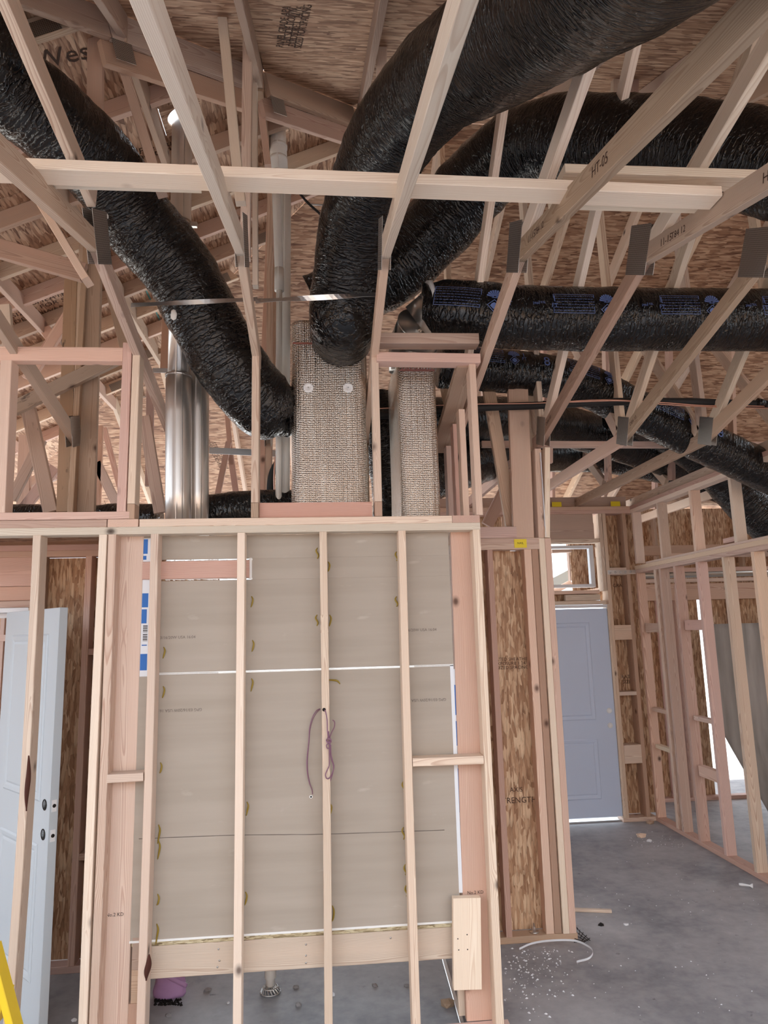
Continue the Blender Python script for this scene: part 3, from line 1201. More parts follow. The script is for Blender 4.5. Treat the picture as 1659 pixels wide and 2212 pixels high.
# printed end tapes
tp = box('edge_tape', -.906, -.868, .0865, .0885, JZ - .01, ZU - .01, 'whitetape', wf, None, 0)
tp['label'] = 'white paper end tape printed in blue'
for (za, zb, xa, xb) in ((2.30, 2.375, -.906, -.885), (2.03, 2.10, -.905, -.875), (1.95, 2.02, -.905, -.880), (1.72, 1.80, -.905, -.872), (1.84, 1.845, -.9, -.875), (2.27, 2.29, -.906, -.89)):
    box('tape_print', xa, xb, .0855, .0865, za, zb, 'bluetape', tp, None, 0)
for q_ in range(9):
    for zb in (1.862, 1.905):
        box('bar_mark', -.896, -.874, .0855, .0865, zb + q_ * .004, zb + q_ * .004 + (.001 + .0012 * (q_ % 3)), 'black', tp, None, 0)
box('edge_tape', .650, .668, .0885, .1015, .61, JZ, 'whitetape', wf, None, 0)
b_ = box('edge_tape', .668, .676, .096, .099, .61, JZ - .02, 'whitetape', wf, None, 0)
for (za, zb) in ((1.30, 1.42), (1.45, 1.6), (.98, 1.19), (.80, .95), (.66, .70)):
    box('tape_print', .6682, .6765, .0945, .096, za, zb, 'bluetape', b_, None, 0)
lettering('1/2 in', 'blueink', b_, (.672, .0945, 1.53), (0, 0, 1), (-1, 0, 0), .012)
# gypsum stamps, upside down
for (px, py, flip, s_) in ((382, 1377, False, '03/16/20W USA 16:04'), (390, 1534, True, 'GPG 03/16/20W USA 16:'), (905, 1361, False, '03/16/20W USA 16:04'), (920, 1512, True, 'GPG 03/16/20W USA 16:')):
    p = AY(px, py, .0898)
    lettering(s_, 'grayink', wf, p, (-1 if flip else 1, 0, 0), (0, 0, -1 if flip else 1), .020, .0006, 'stamp')
for (px, py) in ((248, 1976), (1027, 1928)):
    p = AY(px, py, .0885)
    lettering('No.2 KD', 'black', wf, p, (1, 0, 0), (0, 0, 1), .022, .0006, 'stamp')
# horizontal crack in the lower sheet
p0, p1 = AY(300, 1812, .0895), AY(960, 1793, .0895)
tube('crack_line', [p0, p0.lerp(p1, .3) + V((0, 0, .004)), p0.lerp(p1, .6) - V((0, 0, .003)), p1], .0016, 'grayink', wf, 4, 40, wr=.001)
# adhesive squeezed out along the studs
random.seed(11)
for (px, py, s_) in ((543, 1300, 1), (545, 1395, 1), (543, 1478, 1), (353, 1410, 1), (352, 1495, 1), (686, 1195, -1), (709, 1225, 1), (685, 1340, -1), (712, 1340, 1), (720, 1471, 3), (857, 1203, -1), (857, 1300, -1),
                   (346, 1660, 1), (342, 1800, 1.6), (342, 1835, 1.6), (340, 1945, 1), (338, 2015, 1.6), (533, 1745, 1), (530, 1940, 1), (713, 1748, 1), (718, 1975, 1.4), (872, 1700, -1), (872, 1800, -1), (876, 1880, -1), (878, 1925, -1)):
    c_ = AY(px, py, .0885)
    L_ = .028 * (1.4 if abs(s_) > 1 else 1)
    pts = [c_ + V((0, 0, L_)), c_ + V((.008 * (1 if s_ > 0 else -1), -.003, L_ * .4)), c_ + V((.004, -.004, -L_ * .4)), c_ + V((-.002, 0, -L_ * (.7 + .6 * random.random())))]
    if s_ == 3:
        pts = [c_ + V((-.03, 0, .006)), c_ + V((0, -.004, .004)), c_ + V((.02, -.003, 0)), c_ + V((.034, 0, -.016))]
    tube('adhesive_bead', pts, .0042, 'glue', wf, 6, 8, rfun=lambda f: .5 + .6 * math.sin(PI * f))
# nail heads in the rim board
nv, nf = [], []
for (px, py) in ((472, 2050), (474, 2075), (470, 2089), (661, 2040), (661, 2064), (661, 2080), (844, 2026)):
    lathe('nail', [(.0015, 0), (.0045, 0), (.0045, .0015)], 'nail', wf, AY(px, py, .0905), (0, -1, 0), 8)

# scrap board nailed low on the right
o = W('scrap_board', AY(1007, 1937, .048), AY(1009, 2134, .048), .038, .135, 'pale', None, (0, 1, 0))
tag(o, label='short wide offcut board nailed low beside the right end stud', cat='board')
for (px, py) in ((989, 2028), (1009, 2019), (991, 2052), (1010, 2051)):
    lathe('nail_hole', [(.003, 0), (.003, .0006)], 'black', o, AY(px, py, .0288), (0, -1, 0), 8)
# ================================================================== MIDDLE WALL (left part and pier)
MY = 0.958
wm_ = struct('wall_middle', (0, MY, 0))
W('top_plate', (-3.4, MY + .045, 2.409), (-1.0, MY + .045, 2.409), .089, .038, 'pink', wm_, (0, 1, 0))
W('top_plate', (-3.4, MY + .045, 2.447), (-1.0, MY + .045, 2.447), .089, .038, 'pink', wm_, (0, 1, 0))
box('light_baffle', -3.4, -1.03, .095, MY + .17, 2.507, 2.519, 'osbr', wm_)  # added cover that darkens the space behind the left studs
W('rim_joist', (-3.4, MY + .20, 2.56), (-1.0, MY + .20, 2.56), .038, .18, 'brown', wm_, (0, 1, 0))
W('header', (-3.4, MY + .02, 2.30), (-1.765, MY + .02, 2.30), .038, .18, 'pink', wm_, (0, 1, 0))
W('header', (-3.4, MY + .022, 2.165), (-1.765, MY + .022, 2.165), .038, .086, 'pink', wm_, (0, 1, 0))
W('header', (-3.4, MY + .03, 2.10), (-1.77, MY + .03, 2.10), .089, .04, 'pink', wm_, (0, 1, 0))
stud(wm_, -1.762, .038, ZU, y0=MY, mat='brown')
stud(wm_, -1.805, .038, 2.08, y0=MY, mat='fir', name='trimmer_stud')
pa = AY(185, 1210, MY)
stud(wm_, pa.x, .038, ZU, y0=MY, mat='pink')
stud(wm_, pa.x + .10, .038, ZU, y0=MY, mat='pink')
box('sheathing_panel', -1.75, -1.0, MY + .092, MY + .103, .04, ZU, 'osbw', wm_)
W('sole_plate', (-1.77, MY + .045, .019), (-1.0, MY + .045, .019), .089, .038, 'pink', wm_, (0, 1, 0))
W('blocking', (pa.x + .04, MY + .045, 1.80), (-1.1, MY + .045, 1.80), .089, .038, 'pink', wm_, (0, 1, 0))
W('blocking', (pa.x + .04, MY + .045, .62), (-1.1, MY + .045, .62), .089, .038, 'pink', wm_, (0, 1, 0))
# chase side walls (dark inside)
box('sheathing_panel', -1.02, -1.008, .14, MY - .02, .04, 2.40, 'osbx', wm_)
box('sheathing_panel', .788, .799, .14, MY - .02, .04, 2.40, 'osbx', wm_)
# pier at the right
W('top_plate', (.86, MY + .045, 2.409), (1.445, MY + .045, 2.409), .089, .038, 'fir', wm_, (0, 1, 0))
W('top_plate', (.86, MY + .045, 2.447), (1.445, MY + .045, 2.447), .089, .038, 'pink', wm_, (0, 1, 0))
W('header', (.86, MY + .045, 2.505), (1.29, MY + .045, 2.505), .089, .076, 'pink', wm_, (0, 1, 0))
W('sole_plate', (.86, MY + .045, .019), (1.525, MY + .045, .019), .089, .038, 'brown', wm_, (0, 1, 0))
stud(wm_, 1.083, .038, ZU, y0=MY, mat='pink')
stud(wm_, .955, .038, ZU, y0=MY, mat='brown')
stud(wm_, 1.335, .038, ZU, y0=MY + .012, t=.05, mat='fir')
stud(wm_, 1.387, .038, ZU, y0=MY + .012, t=.045, mat='brown')
stud(wm_, 1.436, .038, 2.462, y0=MY, t=.040, mat='pale')
stud(wm_, 1.477, .038, 2.462, y0=MY, t=.042, mat='pink')
box('sheathing_panel', 1.0, 1.40, MY + .092, MY + .103, .04, ZU, 'osbw', wm_)
for (px, py, s_, sz) in ((1108, 1424, 'RATED SHEATHING', .03), (1108, 1433, 'EXPOSURE 1 24/16', .03), (1108, 1442, 'SIZED SPACING', .03), (1115, 1706, 'AXIS', .04), (1118, 1729, 'STRENGTH', .05)):
    p = AY(px, py, MY + .0915)
    lettering(s_, 'ink', wm_, p, (1, 0, 0), (0, 0, 1), sz, .0008, 'stamp')
# yellow nailing tag
tg_ = box('paper_tag', 1.268, 1.352, MY - .003, MY - .001, 2.40, 2.457, 'yellow', wm_, None, 0)
lettering('NAIL', 'black', wm_, (1.31, MY - .003, 2.43), (1, 0, 0), (0, 0, 1), .02, .0006, 'stamp')
# bare metal anchor in the sill
lathe('anchor_bolt', [(.03, 0), (.03, .006), (.012, .008), (.012, .03), (.006, .032), (.006, .05)], 'galvd', wm_, (1.27, MY + .05, .038), (0, 0, 1), 10)
# posts above the pier
W('post', (1.34, MY + .03, 2.466), (1.365, MY + .03, 3.65), .038, .14, 'fir', wm_, (0, 1, 0))
W('post', (1.297, MY + .10, 2.466), (1.15, MY + .10, 3.75), .038, .085, 'brown', wm_, (0, 1, 0))
W('post', (1.463, MY + .06, 2.466), (1.475, MY + .06, 3.08), .089, .045, 'pink', wm_, (0, 1, 0))
W('post', (1.42, MY + .15, 2.466), (1.50, MY + .15, 3.7), .038, .14, 'fir', wm_, (0, 1, 0))
W('post', (1.497, MY + .045, 2.466), (1.538, MY + .045, 3.085), .089, .036, 'pale', wm_, (0, 1, 0))
box('shim_strip', 1.484, 1.490, MY + .0, MY + .07, 2.47, 3.05, 'whitetape', wm_)
W('kicker', AY(1052, 1135, 1.6), AY(1120, 1000, 1.6), .038, .089, 'pink', wm_, (0, 1, 0))

wq = struct('wall_rear', (0, -8, 0))  # unseen rear wall, left without openings to cut the frontal light
for k in range(7):
    box('sheathing_panel', -9 + k * 2.44, -9 + k * 2.44 + 2.438, -8.0, -7.988, .04, 2.9, 'osbw', wq)
    stud(wq, -8.9 + k * 2.44, .038, 2.9, y0=-7.98, mat='fir')
W('sole_plate', (-9, -7.94, .019), (8, -7.94, .019), .089, .038, 'fir', wq, (0, 1, 0))

# ================================================================== ENTRY WALL, DOOR AND WINDOW
wb_ = struct('wall_back', (2.2, BW, 0))


def bx(px, py):
    return AY(px, py, BW)


def hb_(name, px0, px1, py0, py1, mat, y0=BW, d=.14, par=None):
    """horizontal/vertical member on the entry wall filling a picture rectangle on that wall plane"""
    a = AY(px0, py1, BW)
    b = AY(px1, py0, BW)
    return a.x, b.x, a.z, b.z


TOPZ = 3.09
W('top_plate', (.9, BW + .07, TOPZ - .019), (3.19, BW + .07, TOPZ - .019), .14, .038, 'fir', wb_, (0, 1, 0))
W('top_plate', (.9, BW + .07, TOPZ - .057), (3.19, BW + .07, TOPZ - .057), .14, .038, 'pink', wb_, (0, 1, 0))
zH0 = bx(1240, 1164).z
W('header', (1.9, BW + .03, (TOPZ - .076 + zH0) / 2), (2.79, BW + .03, (TOPZ - .076 + zH0) / 2), .038, TOPZ - .076 - zH0, 'pink', wb_, (0, 1, 0))
W('sill', (1.9, BW + .07, zH0 - .019), (2.84, BW + .07, zH0 - .019), .14, .038, 'fir', wb_, (0, 1, 0))
zs = bx(1240, 1275).z
W('sill', (1.9, BW + .07, zs - .02), (2.80, BW + .07, zs - .02), .14, .036, 'fir', wb_, (0, 1, 0))
W('sill', (2.44, BW + .02, zs - .075), (2.80, BW + .02, zs - .075), .05, .06, 'pale', wb_, (0, 1, 0))
W('sill', (1.9, BW + .07, zs - .125), (2.86, BW + .07, zs - .125), .14, .036, 'fir', wb_, (0, 1, 0))
box('sheathing_panel', 1.9, 2.80, BW + .10, BW + .112, zs - .11, zs - .03, 'osbw', wb_)
x1 = bx(1302, 1140).x
stud(wb_, x1 - .04, zs - .01, TOPZ - .076, y0=BW, w=.14, mat='fir', name='trimmer_stud')
stud(wb_, x1 + .002, .038, TOPZ - .076, y0=BW, w=.14, mat='fir')
stud(wb_, 1.86, .038, TOPZ - .076, y0=BW, w=.14, mat='fir')
x2 = bx(1385, 1500).x
stud(wb_, 3.10, .038, TOPZ - .076, y0=BW, w=.14, mat='brown')
box('sheathing_panel', x1, 3.30, BW + .142, BW + .154, .04, TOPZ, 'osbw', wb_)
box('sheathing_panel', .9, 1.86, BW + .142, BW + .154, .04, TOPZ, 'osbw', wb_)
for py0, py1 in ((1237, 1232), (1350, 1382), (1495, 1502), (1610, 1650)):
    za, zb = bx(1350, py1).z, bx(1350, py0).z
    if py0 == 1237:
        za, zb = bx(1340, 1242).z, bx(1340, 1226).z
    W('blocking', (x1 + .04, BW + .07, (za + zb) / 2), (3.10, BW + .07, (za + zb) / 2), .14, max(.036, abs(zb - za)), 'fir', wb_, (0, 1, 0))
W('sole_plate', (x1 - .02, BW + .07, .019), (3.2, BW + .07, .019), .14, .038, 'fir', wb_, (0, 1, 0))
p = bx(1340, 1236)
sp = box('metal_strap', p.x - .135, p.x + .19, BW - .004, BW - .002, p.z - .022, p.z + .022, 'galvd', wb_, None, 0)
for k in range(6):
    lathe('strap_dimple', [(.012, 0), (.010, .004), (.004, .006)], 'nail', sp, (p.x - .11 + k * .055, BW - .004, p.z), (0, -1, 0), 10)
for (px, py, s_, sz) in ((1340, 1265, 'GRADE', .05), (1355, 1278, '24/16', .05), (1358, 1462, 'RATED', .05), (1358, 1473, 'SIZED', .05), (1285, 1137, 'BEAM', .03)):
    p = AY(px, py, BW + .141)
    lettering(s_, 'ink', wb_, p, (1, 0, 0), (0, 0, 1), sz, .0008, 'stamp')
for px in (1203, 1330):
    p = AY(px, 1095, BW - .002)
    box('paper_tag', p.x - .05, p.x + .05, BW - .003, BW - .001, TOPZ + .0, TOPZ + .05, 'yellow', wb_, None, 0)
W('rim_board', (.9, BW + .1, TOPZ + .06), (3.19, BW + .1, TOPZ + .06), .038, .11, 'brown', wb_, (0, 1, 0))

# window
wn = struct('window_1', (2.4, BW, 2.4))
wx0, wx1 = 1.98, bx(1288, 1220).x
wz0, wz1 = bx(1260, 1268).z, bx(1250, 1177).z
fw = .045
box('window_frame', wx0, wx1, BW + .05, BW + .11, wz1 - fw * .7, wz1, 'vinyl', wn)
box('window_frame', wx0, wx1, BW + .05, BW + .11, wz0, wz0 + fw * .7, 'vinyl', wn)
box('window_frame', wx1 - fw, wx1, BW + .05, BW + .11, wz0 + fw * .7, wz1 - fw * .7, 'vinyl', wn)
box('window_frame', wx0, wx0 + fw, BW + .05, BW + .11, wz0 + fw * .7, wz1 - fw * .7, 'vinyl', wn)
box('glass_pane', wx0 + fw, wx1 - fw, BW + .078, BW + .082, wz0 + fw * .7, wz1 - fw * .7, 'glass', wn, None, 0)

# porch seen through the window
pr = struct('porch', (2.4, 5.2, 2.6))
box('sheathing_panel', AY(1232, 1200, 5.0).x, 3.6, 5.0, 5.02, 2.2, 3.4, 'osbw', pr)
W('beam', AY(1190, 1190, 4.9), AY(1232, 1188, 4.9), .09, .06, 'fir', pr, (0, 1, 0))
W('gable_board', AY(1190, 1262, 6.5), AY(1232, 1240, 6.5), .05, .14, 'gutter', pr, (0, 1, 0))
W('gable_board', AY(1190, 1275, 6.6), AY(1232, 1255, 6.6), .05, .14, M['red'], pr, (0, 1, 0))

# door
dr = struct('door_1', (2.4, BW, 0))
xr = 2.865
dw, dz0, dz1 = .91, .055, bx(1260, 1315).z


def panel_door(par, m, w, h, th, mat, cols, rows, name='door_slab'):
    """slab in local x 0..w, z 0..h, front face y=0; raised panels cut in by inset rings"""
    o = box(name, 0, w, 0, th, 0, h, mat, par, m)
    for (xa, xb) in cols:
        for (za, zb) in rows:
            vs, fs = [], []
            for k, (ins, dy) in enumerate(((0, .0), (.010, -.006), (.028, -.004), (.040, .0), (.052, -.005), (.06, -.005))):
                vs += [(xa + ins, dy - .0006, za + ins), (xb - ins, dy - .0006, za + ins), (xb - ins, dy - .0006, zb - ins), (xa + ins, dy - .0006, zb - ins)]
            for k in range(5):
                for j in range(4):
                    q2 = (j + 1) % 4
                    fs.append((4 * k + j, 4 * k + q2, 4 * k + 4 + q2, 4 * k + 4 + j))
            fs.append((20, 21, 22, 23))
            mesh('door_panel', vs, fs, M[mat], par, m)
    return o


mD = Matrix.Translation(V((xr - dw, BW + .01, dz0)))
hD = dz1 - dz0
zz = lambda py: bx(1270, py).z - dz0
xx_ = lambda px, py: bx(px, py).x - (xr - dw)
pr1 = xx_(1281, 1450)
panel_door(dr, mD, dw, hD, .044, 'door', ((.15, pr1),), ((zz(1728), zz(1597)), (zz(1556), zz(1344))))
W('door_jamb', (xr + .015, BW + .056, .04), (xr + .015, BW + .056, zs - .15), .12, .024, 'fir', dr, (0, 1, 0))
W('door_head', (1.93, BW + .06, dz1 + .025), (xr + .03, BW + .06, dz1 + .025), .12, .03, 'vinyl', dr, (0, 1, 0))
W('door_threshold', (1.93, BW + .09, .008), (xr + .02, BW + .09, .008), .10, .014, 'galvd', dr, (0, 1, 0))
for (px, py) in ((1316, 1535), (1318, 1567)):  # white discs stand in for daylight showing through the lock holes
    p = AY(px, py, BW + .008)
    lathe('lock_bore_disc', [(.026, 0), (.026, .004), (.020, .005), (.019, .002)], 'white', dr, p, (0, -1, 0), 18)

# left door, swung open
d2 = struct('door_2', (-1.36, .23, 0))
A_ = V((-1.357, .235, 0))
B_ = V((-1.86, .80, 0))
ex = (A_ - B_).normalized()
ey = V((0, 0, 1)).cross(ex)
m = Matrix.Identity(4)
for i in range(3):
    m[i][0], m[i][1], m[i][2], m[i][3] = ex[i], ey[i], (0, 0, 1)[i], B_[i]
m[2][3] = 0.012
WD = (A_ - B_).length
panel_door(d2, m, WD, 2.033, .044, 'doorw', ((.12, WD - .12),), ((.22, .86), (1.06, 1.90)))
for zz_ in (.915, 1.055):
    q = m @ V((WD - .06, 0, zz_))
    lathe('lock_bore_disc', [(.027, 0), (.027, .002), (.022, .003), (.021, -.002)], 'dark', d2, q, -ey, 16)
    box('latch_plate', WD, WD + .002, .010, .034, zz_ - .028, zz_ + .028, 'vinyl', d2, m, 0)
    q = m @ V((WD + .002, .022, zz_))
    lathe('latch_hole', [(.009, 0), (.009, .0015)], 'dark', d2, q, ex, 10)
W('door_head', (-3.2, MY + .06, 2.065), (-1.80, MY + .06, 2.065), .12, .03, 'vinyl', d2, (0, 1, 0))
W('door_stop', (-3.2, MY + .12, 2.035), (-1.86, MY + .12, 2.035), .03, .03, 'vinyl', d2, (0, 1, 0))
# space beyond the left door
wl = struct('wall_left', (-3.0, 3.0, 0))
box('sheathing_panel', -5.2, -1.0, 3.4, 3.412, 0, 2.44, 'osbw', wl)
for k in range(5):
    stud(wl, -4.2 + k * .61, .038, 2.4, y0=3.30, mat='pink')
W('blocking', (-4.2, 3.34, 1.9), (-1.8, 3.34, 1.9), .089, .06, 'pink', wl, (0, 1, 0))

for k in range(4):  # unseen side closure, added to cut daylight on the left door
    box('sheathing_panel', -5.212, -5.2, -6.0 + k * 2.44, -3.565 + k * 2.44, .0, 2.6, 'osbx', wl)
    W('stud', (-5.15, -5.4 + k * 2.2, .038), (-5.15, -5.4 + k * 2.2, 2.6), .089, .038, 'fir', wl, (1, 0, 0))
# ================================================================== RIGHT PARTITION
wr_ = struct('wall_right', (3.19, 2.5, 0))
RXW = 3.19


def rplate(name, y0, y1, z, mat, t=.038):
    W(name, (RXW + .045, y0, z), (RXW + .045, y1, z), .089, t, mat, wr_, (1, 0, 0))


rplate('sole_plate', -1.2, BW, .019, 'red')
rplate('top_plate', -1.2, BW, 2.409, 'pink')
rplate('top_plate', -1.2, BW, 2.447, 'fir')
rplate('sole_plate', -1.2, BW - .25, 2.476, 'pink', .02)
for yc, mt in ((3.30, 'pink'), (2.90, 'fir'), (2.80, 'pink'), (2.52, 'pink'), (2.13, 'pink'), (1.73, 'fir'), (1.34, 'fir'), (.95, 'pink'), (.55, 'fir'), (.15, 'pink')):
    W('stud', (RXW + .045, yc + .04, .038), (RXW + .045, yc + .04, 2.39), .089, .038 if yc not in (2.90,) else .045, mt, wr_, (1, 0, 0))
for yc, mt in ((3.30, 'fir'), (2.75, 'fir'), (2.15, 'fir'), (1.55, 'fir'), (.95, 'fir'), (.35, 'fir')):
    W('cripple_stud', (RXW + .045, yc + .02, 2.486), (RXW + .045, yc + .02, 3.014), .089, .038, mt, wr_, (1, 0, 0))
rplate('top_plate', -1.2, BW + .1, 3.033, 'fir')
rplate('top_plate', -1.2, BW + .1, 3.071, 'red')
W('trim_block', (RXW + .05, 1.62, 2.52), (RXW + .05, 1.78, 2.52), .05, .04, 'pink', wr_, (1, 0, 0))
for (ya, yb, z, mt, t_) in ((2.90, 3.30, 1.84, 'fir', .089), (2.90, 3.30, 1.05, 'fir', .038), (2.17, 2.52, 1.86, 'red', .089), (2.17, 2.52, 1.06, 'pink', .038), (2.90, 3.3, .70, 'pale', .038), (2.17, 2.52, .62, 'pink', .089)):
    W('blocking', (RXW + .06, ya, z), (RXW + .06, yb, z), .06, t_, mt, wr_, (1, 0, 0))
# side room beyond it
wfar = struct('wall_far', (4.5, 4.2, 0))
FY = 4.0
for (xa, xb, za, zb) in ((3.2, 3.985, 0, 2.2), (4.03, 4.225, 0, 2.2), (4.265, 4.36, 0, 2.2), (4.36, 4.66, 1.2, 2.2), (4.66, 7.6, 1.3, 2.2), (3.2, 7.6, 2.2, 2.3)):
    box('sheathing_panel', xa, xb, FY + .1, FY + .11, za, zb, 'osbw', wfar)
for k in range(2):
    box('light_baffle', 3.25 + k * 2.2, 5.448 + k * 2.2, FY + .12, 5.69, 2.30, 2.312, 'osbr', wfar)  # added sheet, blocks bounced daylight from reaching the attic
    box('sheathing_panel', 3.75 + k * 1.9, 5.648 + k * 1.9, 5.70, 5.712, 2.2, 3.45, 'osbw', wfar)
for k in range(7):
    stud(wfar, 3.3 + k * .61, 2.47, 3.4, y0=5.55, mat='brown')
W('top_plate', (3.3, 4.6, 2.75), (7.6, 4.6, 2.75), .089, .12, 'brown', wfar, (0, 1, 0))
W('header', (3.3, FY + .05, 2.22), (7.6, FY + .05, 2.22), .089, .18, 'pink', wfar, (0, 1, 0))
W('top_plate', (3.3, FY + .05, 2.35), (7.6, FY + .05, 2.35), .089, .038, 'fir', wfar, (0, 1, 0))
W('top_plate', (3.3, FY + .05, 2.45), (7.6, FY + .05, 2.45), .089, .038, 'fir', wfar, (0, 1, 0))
for xl, mt in ((3.32, 'pink'), (3.50, 'red'), (3.72, 'pink'), (3.92, 'pink'), (4.56, 'pink'), (5.0, 'pink'), (5.4, 'pink'), (5.9, 'fir')):
    stud(wfar, xl, .038 if xl < 4.7 else 1.3, 2.3, y0=FY, t=.05, mat=mt)
W('sole_plate', (3.3, FY + .05, .019), (4.66, FY + .05, .019), .089, .038, 'pink', wfar, (0, 1, 0))
W('joist', (3.3, 2.9, 2.52), (7.6, 2.9, 2.52), .038, .09, 'pink', wfar, (0, 0, 1))
W('joist', (3.3, 3.4, 2.42), (7.6, 3.4, 2.42), .038, .09, 'pink', wfar, (0, 0, 1))
p = AY(1468, 1242, 3.6)
o, _ = tube('foil_pipe', [(p.x - .6, 3.6, p.z), (p.x + 1.6, 3.6, p.z + .01)], .035, 'foilpipe', None, 12, 10, wr=.003)
tag(o, label='silver wrapped pipe under the side room plate behind the right studs', cat='pipe')

wsd = struct('unseen_wall_side', (7, 1, 0))  # added unseen wall, closes off daylight from the right
for k in range(6):
    box('sheathing_panel', 7.0, 7.012, -6.0 + k * 2.0, -4.002 + k * 2.0, .0, 3.9, 'osbx', wsd)
    W('stud', (6.95, -5.0 + k * 1.8, .038), (6.95, -5.0 + k * 1.8, 3.2), .089, .038, 'fir', wsd, (1, 0, 0))
# hanging tarp
vs, fs = [], []
nx, nz = 40, 26
for j in range(nz + 1):
    v = j / nz
    for i in range(nx + 1):
        u = i / nx
        xl = 3.74 + max(0, v - .55) * .9
        x = xl + (5.6 - xl) * u
        z = 1.86 - 1.78 * v
        yv = 3.0 + .03 * math.sin(u * 34 + v * 2) + .02 * math.sin(u * 13) + .015 * noise.noise(V((u * 8, v * 6, 1)))
        vs.append((x, yv, z))
for j in range(nz):
    for i in range(nx):
        a = j * (nx + 1) + i
        fs.append((a, a + 1, a + nx + 2, a + nx + 1))
o = mesh('tarp', vs, fs, M['tarp'], None, None, True)
md = o.modifiers.new('thick', 'SOLIDIFY')
md.thickness = .004
tag(o, label='grey tarp hanging in the side room behind the right-hand studs', cat='tarp')

# ================================================================== DUCTS
def duct(label, pts, r, wr=.008, seed=0.0, n=160, seg=56, rfun=None, parent=None, name='flex_duct'):
    o, fr = tube(name, pts, r, 'duct', parent, seg, n, wr=wr, seed=seed, rfun=rfun)
    if parent is None:
        tag(o, label=label, cat='duct')
    return o, fr


def pix(pts):
    return [AY(a, b, c) for a, b, c in pts]


# D1 left duct
endf = lambda f: 1.0 - .42 * max(0, (f - .93) / .07) ** 1.5
d1, f1 = duct('long black flexible duct slanting from upper left down to the left foil box', pix([(-160, 20, -1.05), (-40, 125, -.84), (20, 188, -.70), (120, 268, -.52), (225, 370, -.26), (300, 480, -.08), (390, 590, .06), (442, 690, .14), (500, 790, .23), (565, 868, .34), (622, 892, .42)]), .196, .009, 3.0, 220, rfun=endf)
d2_, f2 = duct('largest black duct rising from the front of the left foil box over the trusses', pix([(738, 735, .26), (742, 690, .06), (752, 620, -.02), (768, 500, -.22), (802, 395, -.46), (856, 282, -.76), (950, 175, -1.12), (1075, 95, -1.55), (1222, -12, -1.95), (1363, -127, -2.3), (1520, -290, -2.6), (1700, -520, -2.9)]), .195, .008, 9.0, 200, rfun=lambda f: .88 + .12 * min(1, f / .12))
d3_, f3 = duct('black duct arching behind the truss webs toward the upper right', pix([(690, 668, .55), (770, 625, .50), (850, 580, .45), (930, 505, .36), (1010, 415, .22), (1100, 335, .02), (1200, 300, -.2), (1320, 305, -.42), (1440, 315, -.6), (1550, 335, -.75), (1680, 362, -.9), (1850, 400, -1.1)]), .215, .010, 21.0, 200)
d4_, f4 = duct('level black duct with blue printing leaving the shiny metal elbow', pix([(922, 672, .26), (1000, 675, .20), (1120, 686, .16), (1300, 690, .15), (1480, 691, .15), (1660, 692, .15), (1900, 694, .15)]), .180, .006, 33.0, 200, rfun=lambda f: .82 + .18 * min(1, f / .10))
d5_, f5 = duct('black printed duct dropping to the right below the level one', pix([(950, 790, .95), (1060, 800, 1.0), (1180, 812, 1.05), (1270, 835, 1.1), (1350, 875, 1.15), (1450, 922, 1.2), (1560, 975, 1.25), (1680, 1030, 1.3), (1800, 1080, 1.35)]), .150, .007, 41.0, 160)
d6_, f6 = duct('black duct passing low behind the doubled post and level pink board', pix([(700, 905, 1.5), (830, 915, 1.55), (960, 910, 1.6), (1080, 905, 1.9), (1190, 915, 2.3), (1290, 940, 2.55), (1400, 975, 2.7), (1500, 1005, 2.8), (1640, 1040, 2.8), (1800, 1080, 2.8)]), .185, .008, 55.0, 160)
d7_, f7 = duct('black duct drooping lowest behind the leaning posts above the pier', pix([(820, 1040, 1.3), (920, 1030, 1.4), (1020, 1000, 2.0), (1100, 985, 2.6), (1200, 980, 3.2), (1310, 985, 3.4), (1420, 1005, 3.45), (1560, 1050, 3.45), (1700, 1100, 3.45)]), .185, .009, 63.0, 140)
d8_, f8 = duct('black duct curving down past the short studs at far right', pix([(1330, 885, 2.05), (1430, 925, 2.2), (1530, 1000, 2.3), (1610, 1085, 2.3), (1690, 1160, 2.3), (1790, 1230, 2.3)]), .18, .008, 71.0, 140)
d9_, f9 = duct('black duct lying on the plate behind the chimney flue', pix([(380, 1140, .62), (460, 1112, .64), (540, 1102, .66), (640, 1100, .70)]), .12, .007, 80.0, 80)
d10_, _ = duct('black duct lying low in the attic behind the left posts', pix([(-120, 1128, 1.7), (60, 1122, 1.65), (170, 1125, 1.6), (270, 1120, 1.55), (340, 1122, 1.5)]), .11, .006, 88.0, 80)
d11_, _ = duct('black duct standing dark between the two foil boxes', pix([(800, 860, 1.2), (830, 950, 1.2), (850, 1060, 1.2), (850, 1180, 1.2)]), .15, .008, 91.0, 80)

# torn insulation showing through the left duct
for (px, py, yy, sc_) in ((220, 468, -.36, (.030, .012, .024)), (203, 458, -.37, (.008, .006, .010)), (375, 680, -.05, (.016, .008, .030))):
    c_ = AY(px, py, yy)
    bm = bmesh.new()
    bmesh.ops.create_icosphere(bm, subdivisions=3, radius=1)
    for v in bm.verts:
        k = 1 + .25 * noise.noise(v.co * 2.3 + V((px, 0, 0)))
        v.co = V((v.co.x * sc_[0], v.co.y * sc_[1], v.co.z * sc_[2])) * k
    me = bpy.data.meshes.new('insulation_tuft')
    bm.to_mesh(me)
    bm.free()
    me.materials.append(M['batt'])
    me.polygons.foreach_set('use_smooth', [True] * len(me.polygons))
    o = bpy.data.objects.new('insulation_tuft', me)
    link(o, d1, Matrix.Translation(c_))
    o['label'] = 'white insulation showing through a tear'


